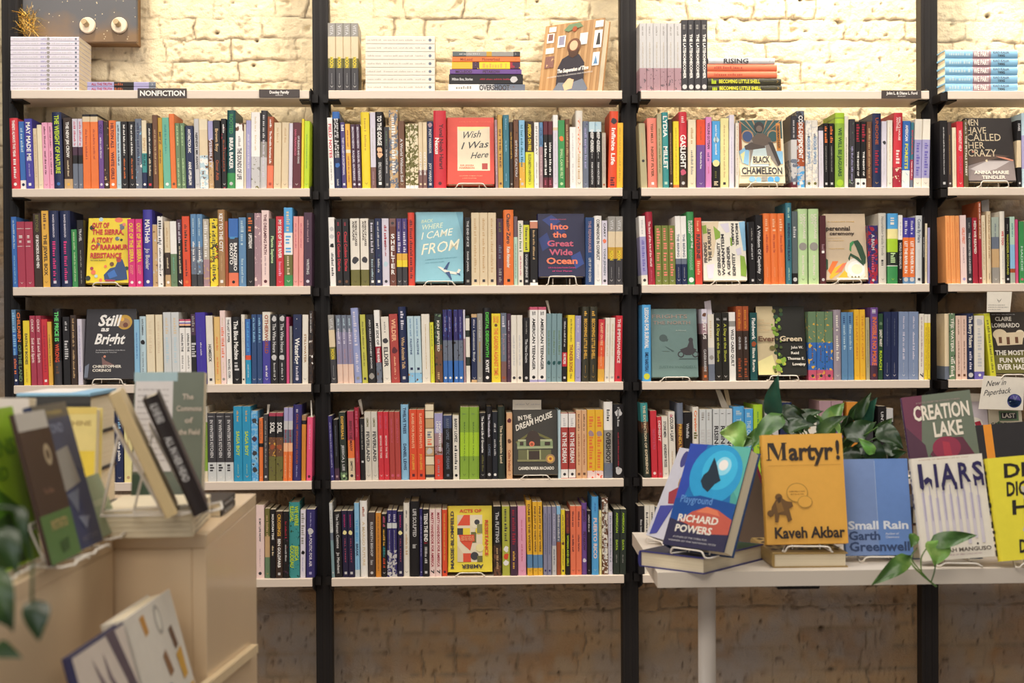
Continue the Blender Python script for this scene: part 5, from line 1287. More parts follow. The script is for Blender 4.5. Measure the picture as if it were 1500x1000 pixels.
for x0, x1, y0, y1, bands, spn, lab in (
    (656.6, 769, 122, 132.3, [('white', .4), ('silver', .6), ('mix(mauve-brown,slate,grey)', 1)], ['*~grey~.1~.3~.4', 'OVERSHOOT~charcoal~.405~.8~.75'], 'white and grey paperback reading OVERSHOOT at the base of the colourful stack'),
    (657.8, 766, 107, 121.5, [('black', 1)], ['Milton Box, Stories~silver~.04~.32~.25', '*~crimson~.42~.82~.16', '^b~silver~.88'], 'black paperback with white script, second from the bottom of the colourful stack'),
    (659, 764, 99.2, 106.6, [('purple', 1)], ['MCLEOD~plum~.08~.31~.55', 'PETAKOW~plum~.46~.7~.55', '^v~plum'], 'purple paperback in the middle of the colourful stack'),
    (662, 762, 88, 98.6, [('golden-yellow', .3), ('mix(yellow,plum,lavender)', .4), ('yellow', .85), ('mix(crimson,plum,gold)', 1)], ['*~gold~.45~.8~.6'], 'yellow patterned paperback in the colourful stack, under the orange one'),
    (662.3, 762, 79.6, 87.5, [('orange', 1)], ['McLeod~rust~.12~.3~.5', 'Flowerbed~rust~.44~.7~.5', '^v~rust'], 'orange paperback second from the top of the colourful stack'),
    (663, 762, 71.6, 79.2, [('slate-grey', .2), ('grey', .5), ('mustard', .58), ('grey', .9), ('charcoal', 1)], ['^v~silver~.93', '*~silver~.1~.4~.3'], 'dark grey paperback lying on top of the colourful stack')):
    z = lie_front(x0, x1, y0, y1, .012, .14, 'x', False, spn, lab, 'colourful stack of paperbacks on the middle top shelf', z, bands, int(x0 * 10) + int(y0))
z = ROWZ[0]
for x0, x1, y0, y1, col, spn, lab in (
    (1037, 1145, 123, 132.4, 'charcoal-olive', ['BECOMING LITTLE SHELL~lime-yellow~.155~.72~.5', '*~lime~.06~.12~.7', '*~olive~.76~.9~.08', '^v~mustard~.95'], 'olive-black book with yellow capitals at the base of the right shelf stack'),
    (1037, 1144, 112.3, 122.6, 'charcoal-olive', ['BECOMING LITTLE SHELL~lime-yellow~.15~.71~.5', '*~lime~.05~.11~.7', '*~olive~.76~.9~.08', '^v~mustard~.95'], 'olive-black book with yellow capitals, second from the stack base'),
    (1036, 1138, 101.3, 111.5, 'coral', ['*~brick~.1~.5~.35'], 'lower of two coral books in the right top shelf stack'),
    (1036, 1138, 90.6, 101, 'coral', ['*~brick~.1~.5~.35'], 'upper of two coral books in the right top shelf stack'),
    (1037.4, 1135, 81.3, 90.2, 'pale-grey', ['RISING~charcoal~.23~.6~.75', '*~silver~.66~.88~.2', '^v~grey~.92'], 'pale grey book reading RISING on top of the right shelf stack')):
    z = lie_front(x0, x1, y0, y1, .014, .145, col, True, spn, lab, 'stack of books beside the dark upright spines', z, None, int(y0))
z = ROWZ[0]
for k in range(5):
    z = lie_front(1384.6, 1490.5, 132.4 - 12.25 * (k + 1), 132.4 - 12.25 * k, .012, .15, 'x', True, ['*~pale-blue~.05~.34~.4', 'WE PART~white~.39~.6~.6', 'KAO KALIA~slate~.66~.88~.26~.68', 'YANG~charcoal~.72~.82~.28~.3'],
                  'light blue book in the far right stack of five, %s from the bottom' % ordinal(k + 1), 'light blue books stacked on the far right top shelf', z, [('light-blue', .38), ('mauve', .63), ('light-blue', 1)], 90 + k)
# art catalogue standing at the end of the middle top shelf
o_ = at(787, 132, .155)
o_.z = ROWZ[0] + .001
cat_art = [('r', 'tan-brown', .98, 0, 1, 1)] + [('r', '#b8946a', .1 * k + .02, 0, .1 * k + .06, 1) for k in range(10)] + [('r', 'ivory', .08, .03, .2, .1), ('r', 'white', .06, .12, .18, .25), ('r', 'mauve-brown', .08, .13, .16, .22), ('r', 'white', .25, .17, .38, .33), ('r', 'slate-lavender', .27, .18, .36, .3), ('r', 'ivory', .06, .32, .2, .4), ('r', 'mix(brown,mauve-brown,tan)', .07, .44, .22, .6), ('r', 'pale-grey', .62, .17, .75, .33), ('r', 'white', .86, .03, .99, .12), ('r', 'white', .86, .16, .99, .4), ('p', 'charcoal', [(.9, .36), (.92, .2), (.95, .2), (.97, .36)]), ('r', 'white', .87, .46, .98, .64), ('p', 'steel-blue', [(.89, .62), (.92, .5), (.96, .62)]),
    ('p', 'sage-green', [(.34, .1), (.42, .03), (.6, .02), (.66, .08), (.5, .1), (.42, .13)]), ('c', 'rust', .52, .1, .04), ('p', '#33303a', [(.3, .98), (.3, .62), (.36, .5), (.5, .44), (.64, .46), (.74, .58), (.76, .84), (.7, .98)]), ('p', 'slate', [(.2, .99), (.34, .82), (.56, .84), (.74, .8), (.84, .94), (.8, .99)]), ('c', '#d8b090', .52, .84, .07, .8), ('c', 'brown', .54, .34, .12, .95), ('c', '#d8b090', .535, .33, .075, .9), ('p', '#4c342a', [(.45, .36), (.5, .41), (.57, .41), (.63, .36), (.61, .47), (.54, .5), (.47, .47)]), ('p', '#d8b090', [(.42, .86), (.5, .78), (.6, .8), (.58, .92), (.46, .94)]), T('The Suspension of Time', 'white', .3, .82, .69, .05, 'b', .1, .02), T('AN EXHIBITION OF DRAWINGS AND PAINTINGS', 'silver', .14, .9, .745, .018, 'n', 0, .02)]
o = face_book(.034, .215, .236, 'tan-brown', True, cat_art, o_, math.radians(12), 'hardcover', math.radians(36), 0, (), 5)
tag(o, 'large picture book with a bearded man on its wood-grain cover, standing on the top shelf', 'book', 'books on the top shelf of the middle bay')

# wooden panel with two knobs and a tuft of gold tinsel above the white stack
a, b = at(27, 62, .14), at(201, 62, .14)
m, nt, bs = base_mat('painted_panel', .6, .4)
tc = nt.nodes.new('ShaderNodeTexCoord'); n1 = nt.nodes.new('ShaderNodeTexNoise'); n1.inputs['Scale'].default_value = 9; n1.inputs['Detail'].default_value = 6
n2 = nt.nodes.new('ShaderNodeTexVoronoi'); n2.inputs['Scale'].default_value = 75
sx = nt.nodes.new('ShaderNodeSeparateXYZ'); nt.links.new(tc.outputs['Object'], sx.inputs[0])
for q in (n1, n2): nt.links.new(tc.outputs['Object'], q.inputs['Vector'])
ad = nt.nodes.new('ShaderNodeMath'); ad.operation = 'MULTIPLY_ADD'; ad.inputs[1].default_value = 5.5; nt.links.new(sx.outputs['Z'], ad.inputs[0]); nt.links.new(n1.outputs['Fac'], ad.inputs[2])
rp = nt.nodes.new('ShaderNodeValToRGB'); rp.color_ramp.elements[0].position = .62; rp.color_ramp.elements[0].color = (*rgb('#80674c'), 1); rp.color_ramp.elements[1].position = 1.0; rp.color_ramp.elements[1].color = (*rgb('#5c5c60'), 1)
nt.links.new(ad.outputs[0], rp.inputs[0])
lt = nt.nodes.new('ShaderNodeMath'); lt.operation = 'LESS_THAN'; lt.inputs[1].default_value = .13; nt.links.new(n2.outputs['Distance'], lt.inputs[0])
nt.links.new(mixrgb(nt, 'MIX', lt.outputs[0], rp.outputs[0], rgb('#c8b898')), bs.inputs['Base Color'])
pn = MB(); wdp = b.x - a.x; pn.box((0, 0, 0), (wdp, .018, .42), m, .003); pn.box((.004, .018, .004), (wdp - .01, WALL_Y - .14, .41), plain('panel_frame', '#8c6c48', .6, .3))
po = pn.build('wall_panel'); po.location = (a.x, .14, a.z)
tag(po, 'brown painted wooden panel with two pale knobs, above the white stack', 'wall panel')
for k, px in enumerate((128.8, 175.2)):
    c = at(px, 37.5, .139); kb = MB(); c = c - Vector((a.x, .14, a.z))
    kb.tube([c + Vector((0, -.001, 0)), c + Vector((0, -.006, 0)), c + Vector((0, -.010, 0))], [.0245, .0245, .022], plain('knob_cream', '#e6d6ba', .4, .5), 24)
    ko = kb.build('knob', po); ng = MB()
    ng.tube([c + Vector((-.001, -.010, .001)), c + Vector((-.004, -.034, .006))], [.0085, .0085], plain('knob_peg', '#b09a76', .5, .4), 14); ng.build('peg', ko)
tn = MB(); gold = plain('tinsel_gold', '#d8b868', .22, .6, .9)
rt = random.Random(4)
for k in range(230):
    c = at(rt.uniform(28, 52), rt.uniform(16, 50), .10 + rt.uniform(-.02, .03)); dr = Vector((rt.uniform(-1, 1.2), rt.uniform(-1, .3), rt.uniform(-.6, 1))).normalized(); sd = dr.orthogonal().normalized() * .0011; ln = rt.uniform(.02, .045)
    tn.face([c - sd, c + sd, c + dr * ln + sd * .3, c + dr * ln - sd * .3], gold)
tag(tn.build('gold_tinsel'), 'tuft of gold tinsel sitting behind the white stack', 'tinsel', kind='stuff')

# slips, cards and the handwritten sign
def slip(pts, Y, lab, col='ivory', name='paper_slip', cat='paper slip', lean=.02, marks=()):
    P3 = [at(x, y, Y + (lean if i < 2 else 0)) for i, (x, y) in enumerate(pts)]
    m = MB(); th = Vector((0, .0005, 0)); mt = paper(col)
    m.add(P3 + [p + th for p in P3], [(3, 2, 1, 0), (4, 5, 6, 7), (0, 1, 5, 4), (1, 2, 6, 5), (2, 3, 7, 6), (3, 0, 4, 7)], mt)
    o = m.build(name); tag(o, lab, cat, 'paper slips on the shelves' if cat == 'paper slip' else None)
    if marks:
        L = MB(); tl, tr, br, bl = P3
        Q = lambda u, v: (tl * (1 - u) + tr * u) * (1 - v) + (bl * (1 - u) + br * u) * v + Vector((0, -.0004, 0))
        for el in marks:
            if el[0] == 't':
                v, f, wd = text_geo(el[1], 'n') if el[1] != '*' else bars(random.Random(2), (el[4] - el[3]) / el[6] * 2)
                L.add([Q(el[3] + x / wd * (el[4] - el[3]) + y * el[6] * .15, el[5] - y * el[6] - x / wd * (el[7] if len(el) > 7 else 0)) for x, y in v], f, paper(el[2]))
            elif el[0] == 'c': L.face([Q(el[2] + a * el[4], el[3] + b * el[5]) for a, b in disc(24)][::-1], paper(el[1]))
            elif el[0] == 'b':
                for sg in (-1, 1): L.face([Q(el[2], el[3] + .1), Q(el[2] + sg * el[4], el[3] - .12), Q(el[2] + sg * el[4] * .25, el[3] - .02)][::sg], paper(el[1]))
        L.build('card_print', o)
    return o
slip([(524.5, 586), (529, 584), (532.5, 606), (530, 607)], .06, 'folded white slip sticking up from the crimson book, middle fifth shelf')
slip([(391.5, 592), (395.5, 592), (393.5, 607), (391, 607)], .05, 'pale slip standing behind the sunflower spines')
slip([(454.5, 586), (456.6, 586), (457.5, 610), (455.6, 610)], .05, 'thin pale slip above the hot-pink book')
slip([(799, 440), (803, 440), (806.5, 459), (804.5, 459)], .05, 'curled white slip above the three teal-grey books', lean=.03)
slip([(1031.5, 441.5), (1041, 439.5), (1043, 461), (1033.5, 461)], .05, 'pale blue slip above the ivory and slate spine', 'pale-lilac')
slip([(1437.5, 294), (1448.5, 291.5), (1449, 310), (1438.5, 310)], .08, 'grey slip behind the thin red book, far right third shelf', 'silver')
slip([(1048, 570.5), (1055, 570.5), (1068, 598), (1057.5, 598)], .07, 'curled white slip above the grey spines, front half', lean=.04)
slip([(1060, 570.5), (1066.5, 570.5), (1071.5, 597), (1066, 598)], .075, 'curled beige slip above the grey spines, rear half', 'beige', lean=.04)
slip([(751, 585.5), (792.8, 585.5), (792.8, 603), (751, 603)], .055, 'white card with a small butterfly behind the dark house cover', 'ivory', 'shelf_card', 'shelf card', 0, [('b', 'grey', .52, .35, .07), ('t', '*', 'silver', .08, .4, .42, .1), ('t', '*', 'silver', .64, .94, .42, .1)])
slip([(1446, 427.2), (1482.5, 427.2), (1479.5, 456.8), (1445.5, 456.8)], -.0012, 'white card with a butterfly hanging from the far right third shelf', 'ivory', 'shelf_card', 'shelf card', 0, [('b', 'charcoal', .5, .45, .1), ('t', '*', 'grey', .05, .75, .68, .05), ('t', '*', 'grey', .05, .9, .79, .05), ('t', '*', 'grey', .05, .6, .9, .05)])
slip([(1395, 575.5), (1452, 576.5), (1452, 606), (1395, 606)], .055, 'white card with a butterfly above the lilac cover', 'ivory', 'shelf_card', 'shelf card', 0, [('b', 'charcoal', .33, .34, .07)])
slip([(1440.7, 549.8), (1501, 553.2), (1498.6, 600.6), (1433.2, 598.8)], -.0015, 'white card handwritten New in Paperback on the far right shelf edge', 'ivory', 'handwritten_card', 'sign', 0, [('t', 'New in', 'charcoal', .1, .55, .32, .17, .08), ('t', 'Paperback', 'charcoal', .07, .68, .6, .17, .12), ('c', 'steel-navy', .79, .72, .165, .21), ('c', 'violet', .79, .72, .15, .19), ('b', 'pale-blue', .8, .64, .06), ('t', '*', 'pale-blue', .68, .9, .76, .03), ('t', '*', 'pale-blue', .7, .88, .83, .03)])

# ------------------------------------------------------------------ the white table on the right with its display
TZ = .863
FL, FR, BL = atz(963, 838.5, TZ), atz(1500, 831.5, TZ), atz(926, 779.5, TZ)
fx = (FR - FL).normalized(); fy = Vector((-fx.y, fx.x, 0)); dep_ = (BL - FL).dot(fy)
TM = Matrix(((fx.x, fy.x, 0, FL.x), (fx.y, fy.y, 0, FL.y), (0, 0, 1, 0), (0, 0, 0, 1)))
LAM = plain('white_laminate', '#d9cfc2', .4, .5, noise=(6, .03))
tb = empty('display_table'); tb.matrix_world = TM
tag(tb, 'white display table with round tube leg in front of the right bay', 'table')
skew = (BL - FL).dot(fx)
m = MB(); c = [(0, 0), (1.5, 0), (1.5 + skew, dep_), (skew, dep_)]
m.add([(x, y, TZ - .030) for x, y in c] + [(x, y, TZ) for x, y in c], [(3, 2, 1, 0), (4, 5, 6, 7), (0, 1, 5, 4), (1, 2, 6, 5), (2, 3, 7, 6), (3, 0, 4, 7)], LAM)
m.build('table_top', tb)
lg = (TM.inverted() @ at(1037, 900, TM.translation.y + .16))
for x in (lg.x, 1.32):
    m = MB(); m.tube([(x, .17, 0), (x, .17, .012), (x, .17, .014), (x, .17, TZ - .03)], [.05, .05, .0185, .0185], plain('white_metal', '#d4cdc6', .3, .5, noise=(5, .03)), 24); m.build('leg', tb, True)
m = MB(); q0, q1 = TM.inverted() @ at(1136, 862, FL.y + .08), TM.inverted() @ at(1198, 862, FL.y + .08); m.box((q0.x, .06, TZ - .048), (q1.x, .12, TZ - .0302), STEEL(), .002); m.build('underside_bracket', tb)

def lie_at(A, ang, t, d, h, color, hard, lab, art=None, bands=None, spine=(), group='books on the white table', seed=0):
    ca, sa = math.cos(ang), math.sin(ang)
    M = Matrix(((0, ca, sa, A.x), (0, -sa, ca, A.y), (1, 0, 0, A.z), (0, 0, 0, 1)))
    o = lie('hardcover' if hard else 'paperback', t, d, h, M, color, hard, spine, art, seed, bands)
    tag(o, lab, 'book', group); return o
def stand(px, py, Z, t, d, h, color, hard, art, tilt, yw, rl, lab, spine=(), bands=None, ez=True, group='books on the white table', ezlab=None, hb=.12):
    """a book on its own wire easel; px, py = the photo pixel of the cover's lower left corner at height Z"""
    A = atz(px, py, Z); yw, rl, tilt = math.radians(yw), math.radians(rl), math.radians(tilt)
    o = face_book(t, d, h, color, hard, art, A, tilt, 'hardcover' if hard else 'paperback', yw, rl, spine, int(px), bands)
    tag(o, lab, 'book', group)
    if ez:
        cx = A + Matrix.Rotation(-yw, 3, 'Z') @ Vector((d * .5, 0, 0))
        lift = ez if ez is not True else .0125
        e = easel(cx.x - d * .28, cx.x + d * .28, cx.y, Z - lift, ezlab or ('white wire easel under the ' + ' '.join(lab.split(' with ')[0].split(',')[0].split()[:9])), tilt, hb, lip=lift - .003)
        e.rotation_euler = (0, 0, -yw)
    return o
A1 = atz(936, 829, TZ + .0003)
lie_at(A1, math.radians(42), .032, .155, .228, '#3a3a78', True, 'blue-edged book lying flat at the table corner, pages to the front', bands=[('#3a3a78', 1)], art=[('r', '#2c2c34', .02, .02, .98, .98), ('p', 'dark-green', [(.4, .02), (.98, .02), (.98, .4), (.7, .36)]), ('p', 'brick', [(.6, .5), (.98, .44), (.98, .7), (.7, .66)]), T('SUPREME', '#585058', .1, .7, .6, .08), T('TALES', '#585058', .1, .5, .75, .08)], seed=7)
play = [('r', '#1c6fb0', 0, 0, 1, .8), ('p', '#2f49a8', [(0, 0), (.3, 0), (.14, .5), (0, .7)]), ('p', '#5cb0a4', [(.6, 0), (1, 0), (1, .5), (.86, .4), (.7, .2)]), ('p', '#4a9c94', [(.86, .4), (1, .5), (1, .64), (.9, .58)]), ('c', '#2b9ad0', .55, .28, .42, 1), ('c', '#3db4e0', .6, .24, .28, 1), ('c', '#8fd8ee', .64, .2, .13), ('c', 'white', .64, .19, .075),
    ('p', '#20303e', [(.46, .12), (.54, .2), (.62, .3), (.66, .34), (.58, .38), (.5, .46), (.4, .42), (.34, .36), (.36, .3), (.42, .26)]), ('p', '#1b4c94', [(0, .55), (.4, .5), (1, .55), (1, .8), (0, .8)]), ('p', '#c05a4a', [(.1, .8), (.34, .66), (.56, .6), (.74, .62), (1, .7), (1, .9), (.1, .9)]), ('p', '#d87a58', [(.4, .66), (.56, .6), (.74, .63), (.8, .68), (.6, .66)]), ('p', '#33304c', [(0, .74), (.3, .78), (.6, .86), (1, .84), (1, 1), (0, 1)]), T('Playground', '#6a9ad8', .1, .62, .58, .07, 'n'), T('RICHARD', 'ivory', .14, .8, .76, .065), T('POWERS', 'ivory', .14, .74, .86, .065), T('* ', 'silver', .14, .7, .91, .014), T('AUTHOR OF THE OVERLOOK', 'silver', .14, .7, .92, .016, 'n'), T('WINNER OF THE NATIONAL PRIZE', 'silver', .08, .86, .955, .014, 'n')]
stand(971, 797, TZ + .032 + .0165, .036, .150, .217, '#26406c', True, play, 25, 47, 0, 'blue novel cover with a dark manta ray and red reef, at the table corner', ez=.0155)
lips2 = [('c', '#4a4c90', .28, .12, .13, .7), ('c', '#4a4c90', .7, .11, .13, .7), ('c', '#b48c58', .5, .36, .13), ('p', '#a8404c', [(.2, .5), (.5, .4), (.7, .42), (.6, .6), (.3, .62)]), ('p', '#8c3444', [(.56, .44), (.8, .5), (.7, .6)]), ('p', '#4a50a8', [(.1, .66), (.5, .62), (.4, .78), (.3, .95), (.1, .98)]), ('c', '#708494', .7, .76, .1), ('c', '#3a3a3c', .84, .33, .04)]
stand(946, 783, TZ + .0165, .03, .150, .212, '#d4d4e2', True, lips2, 24, 70, 0, 'pale lilac cover with purple blobs, angled away at the table corner', ez=.0155)
stand(1086, 797, TZ + .0165, .024, .145, .21, '#6c5a4c', False, [('r', '#8c3444', .93, 0, 1, 1)], 22, -42, 0, 'brown cover with a dark red edge, between the manta ray and yellow covers', ez=.0155)
A2 = atz(1132, 831.5, TZ + .0003)
pat = [('p', 'dark-brown', [(.04 + .12 * i, .1 + .22 * j), (.1 + .12 * i, .04 + .22 * j), (.15 + .12 * i, .12 + .22 * j), (.09 + .12 * i, .17 + .22 * j)]) for i in range(8) for j in range(4)]
lie_at(A2, 0, .029, .152, .215, '#a08450', True, 'brown patterned book lying flat under the yellow novel', art=pat, seed=9)
mart = [('r', '#2c2018', .075, .085, .095, .235), ('p', '#2c2018', [(.07, .075), (.15, .075), (.205, .19), (.195, .235), (.09, .1)]), ('p', '#2c2018', [(.19, .235), (.25, .09), (.26, .1), (.205, .235)]), ('r', '#2c2018', .25, .08, .295, .235), ('r', '#2c2018', .055, .227, .115, .236), ('r', '#2c2018', .235, .227, .31, .236), ('r', '#2c2018', .245, .075, .31, .084), T('artyr', '#2c2018', .33, .88, .235, .155), T('!', '#2c2018', .91, .96, .235, .165), ('r', '#9c7228', .07, .285, .96, .287), ('c', '#b08634', .41, .535, .12, 1.1), ('c', '#e2a844', .41, .535, .11, 1.1), ('c', '#b08634', .5, .62, .075, 1.2), ('c', '#e2a844', .5, .62, .068, 1.2), T('* ', '#8c6828', .32, .5, .525, .011), T('SOMETIMES A SAINT', '#8c6828', .31, .51, .53, .011, 'n'), T('MUST BE HIS OWN', '#8c6828', .33, .49, .555, .011, 'n'),
    ('p', '#6e4c20', [(.06, .76), (.09, .66), (.14, .6), (.2, .57), (.27, .61), (.34, .62), (.35, .66), (.3, .68), (.33, .78), (.28, .8), (.26, .74), (.18, .73), (.16, .8), (.12, .8), (.12, .72)]), ('c', '#6e4c20', .18, .575, .045), ('c', '#6e4c20', .07, .72, .04), ('p', '#8c6428', [(.14, .62), (.2, .6), (.24, .7), (.16, .72)]), ('p', '#4a3216', [(.16, .58), (.21, .57), (.2, .62), (.17, .63)]), T('Kaveh Akbar', '#2c2018', .11, .965, .945, .095)]
stand(1122.5, 797.5, TZ + .029 + .0155, .027, .163, .222, '#e2a844', True, mart, 12, 7, 1.6, 'golden yellow novel cover with large black title, on the white table', ez=.0145, spine=['MARTYR~#5c3c14~.1~.5~.5'])
rain = [('r', '#7c94c4', 0, 0, .495, 1), ('r', '#b8c8e0', .495, .02, .5, .7), T('Small Rain', '#dfe4ee', .05, .95, .73, .08), T('Garth', '#3a4c74', .05, .52, .84, .085), T('Greenwell', '#3a4c74', .05, .95, .955, .09), T('Author of', '#dfe4ee', .6, .8, .79, .022, 'n'), T('Cleanness', '#dfe4ee', .6, .8, .825, .022, 'n')]
stand(1240, 813.5, TZ + .0135, .022, .137, .198, '#6a8cc8', True, rain, 12, 3, .6, 'plain blue novel cover with white title low down, on the white table', spine=[])
liar = [('r', '#d2cbd4', .09 + .095 * k, .34 + .03 * (k % 3), .1 + .095 * k + .035, .86 - .05 * (k % 2)) for k in range(9)] + [('r', '#a8a0c0', .11 + .095 * k, .28, .12 + .095 * k, .62) for k in range(9)] + [('p', '#2c2456', [(.08, .06), (.14, .06), (.14, .29), (.12, .32), (.08, .29)]), ('p', '#2c2456', [(.14, .22), (.2, .19), (.26, .22), (.25, .32), (.22, .24), (.16, .27)]), ('r', '#2c2456', .3, .07, .345, .3), T('A', '#2c2456', .38, .6, .28, .2), ('r', '#2c2456', .385, .26, .42, .33), ('r', '#2c2456', .56, .26, .6, .33), T('R', '#2c2456', .64, .8, .26, .18), ('r', '#2c2456', .64, .24, .675, .33), T('S', '#2c2456', .83, .98, .25, .17), ('r', '#2c2456', .84, .22, .87, .31), ('r', '#2c2456', .94, .22, .975, .31), T('SARAH MANGUSO', '#5c5248', .2, .96, .93, .036), T('AUTHOR OF VERY COLD NOTES', 'mauve', .3, .82, .965, .014, 'n'), ('c', 'charcoal', .78, .865, .015), T('A NOVEL OF MARRIED LIFE BY TWO', '#b8a088', .1, .8, .03, .013, 'n')]
stand(1352, 822, TZ + .0105, .024, .142, .207, '#e9e2d4', True, liar, 11, 8, 4.8, 'ivory novel cover with dripping purple title, on the white table', spine=['LIARS~#2c2456~.12~.5~.5'], ez=.0095)
dead = [('p', '#c8c4bc', [(.4, .3), (1, .25), (1, .9), (.5, .86), (.34, .72), (.44, .58)]), T('DEAR', '#28231e', .2, .98, .2, .13, 'b', .1), T('DICKHEAD', '#28231e', .2, 1.0, .38, .13, 'b', .1), T('HERE', '#28231e', .24, .98, .56, .13, 'b', .1), T('AND', '#28231e', .36, .8, .74, .12, 'b', .1), T('DESPENTES', '#28231e', .26, 1.0, .93, .12, 'b', .1)]
stand(1466, 822, TZ + .0135, .026, .150, .206, '#ecdf40', True, dead, 11, 8, 5.5, 'yellow cover with slanted black capitals at the table end', spine=['*~charcoal~.05~.95~.8'], bands=[('#ecdf40', 1)])
zr = TZ
P0 = atz(1341, 727, TZ + .1263); P0 = Vector((P0.x - .02, P0.y - .035, TZ))
for k, c in enumerate(('slate', 'brown', 'charcoal')):
    lie_at(Vector((P0.x, P0.y, zr + .0004)), 0, .036, .15, .21, c, True, ('grey', 'brown', 'charcoal')[k] + ' book lying under the green and maroon cover, %s of three' % ('lowest', 'middle', 'topmost')[k], seed=20 + k)
    zr += .0364
lake = [('r', '#66705e', 0, 0, 1, 1), ('p', '#6a2a44', [(0, 0), (.3, 0), (.2, .5), (0, .7)]), ('p', '#4a2038', [(0, .3), (.25, .5), (.3, .9), (0, 1)]), ('p', '#5a1c34', [(.3, .6), (.5, .44), (.8, .46), (.95, .66), (.7, .72), (.4, .7)]), ('c', '#8c2040', .55, .55, .17, 1.2), ('p', '#a82840', [(.5, .48), (.6, .5), (.62, .68), (.5, .7)]), ('c', '#d88a78', .52, .72, .06), ('p', '#2c4a34', [(.1, .9), (.3, .6), (.4, .95)]), T('A NOVEL FROM THE AUTHOR OF MARS', '#a08c84', .2, .84, .085, .018, 'n'), T('CREATION', '#e6dccb', .14, .95, .25, .14), T('LAKE', '#e6dccb', .4, .82, .43, .14)]
stand(1341, 727, zr + .0165, .03, .140, .210, '#5c6a58', True, lake, 10, 16, 7.5, 'green and maroon cover with cream title, standing behind the white table display', spine=['CREATION LAKE~pale-lilac~.06~.7~.6'], bands=[('#6a3a8c', .3), ('#4a2444', 1)] and [('#5a3468', 1)], ez=.015)
N0 = atz(1438, 742, TZ + .045)
lie_at(Vector((N0.x - .01, N0.y - .04, TZ + .0003)), 0, .0315, .165, .19, 'slate', True, 'slate book lying under the black notebook with the orange band', seed=31)
stand(1438, 742, TZ + .045, .022, .140, .197, '#2c2a2c', False, [('r', '#e09030', .2, 0, .34, 1), T('NOTES', '#f0c078', .22, .32, .5, .02)], 10, 8, 5, 'black notebook with an orange band behind the yellow cover', spine=['*~orange~.05~.9~.8'], ez=.0128)

# ------------------------------------------------------------------ plants
def leaf_mesh(m, base, tip, width, face, mat, fold=.25, droop=.12, n=9, heart=.55):
    """a pothos leaf from base to tip: pointed oval folded along its midrib; face = the way its upper side looks"""
    base, tip = Vector(base), Vector(tip); ax = tip - base; L = ax.length; ax.normalize()
    side = ax.cross(Vector(face)).normalized(); nr = side.cross(ax).normalized()
    rows = []
    for i in range(n + 1):
        s_ = i / n
        wv = (math.sin(math.pi * min(1, s_ ** heart)) ** .85) if 0 < s_ < 1 else 0
        wv = max(wv, .02)
        mid = base + ax * (L * s_) - nr * (droop * L * (s_ - .35) ** 2 * 2)
        r = []
        for q in (-1, -.55, 0, .55, 1):
            r.append(mid + side * (q * wv * width / 2) + nr * (abs(q) * fold * wv * width / 2 + .004 * math.sin(7 * s_ + q * 3) * (width / .05)))
        rows.append(r)
    v = [p for r in rows for p in r]; f = []
    for i in range(n):
        for j in range(4): f.append((i * 5 + j, i * 5 + j + 1, (i + 1) * 5 + j + 1, (i + 1) * 5 + j))
    m.add(v, f, mat)
def leaf_mat(name, a, b, c):
    if name in MATS: return MATS[name]
    m, nt, bs = base_mat(name, .32, .5)
    tc = nt.nodes.new('ShaderNodeTexCoord'); n = nt.nodes.new('ShaderNodeTexNoise'); n.inputs['Scale'].default_value = 16; n.inputs['Detail'].default_value = 4
    nt.links.new(tc.outputs['Object'], n.inputs['Vector'])
    r = nt.nodes.new('ShaderNodeValToRGB'); e = r.color_ramp.elements; e.new(.5)
    for k, (p, q) in enumerate(((.36, a), (.55, b), (.72, c))): e[k].position = p; e[k].color = (*rgb(q), 1)
    nt.links.new(n.outputs['Fac'], r.inputs[0]); nt.links.new(r.outputs[0], bs.inputs['Base Color'])
    bs.inputs['Subsurface Weight'].default_value = 0
    MATS[name] = m
    return m
DK = leaf_mat('leaf_dark', '#1c3018', '#2a4420', '#46602e')
MD = leaf_mat('leaf_mid', '#36582a', '#507634', '#88a04c')
LT = leaf_mat('leaf_light', '#5c9440', '#86b258', '#b8cc7c')
BLU = leaf_mat('leaf_blue_green', '#224a3c', '#2c5c4a', '#3a6c58')
def PD(px, py, zc): return CAM + ray(px, py) * zc
plant = empty('potted_pothos', PD(1205, 735, 3.22))
tag(plant, 'green pothos in a dark pot behind the yellow and blue covers', 'plant')
pc = PD(1205, 735, 3.24); pc.z = TZ
INV = Matrix.Translation(-plant.location)
plant.location = pc; loc = pc
bpy.context.view_layer.update()
m = MB(); m.tube([(0, 0, 0), (0, 0, .004), (0, 0, .09), (0, 0, .10), (0, 0, .101)], [.045, .05, .066, .066, .056], plain('pot_glaze', '#3a2c24', .4, .5), 28); m.build('pot', plant, True)
m = MB(); m.tube([(0, 0, .09), (0, 0, .092)], [.06, .06], plain('soil', '#2a1e16', .9, .1), 20); m.build('soil', plant)
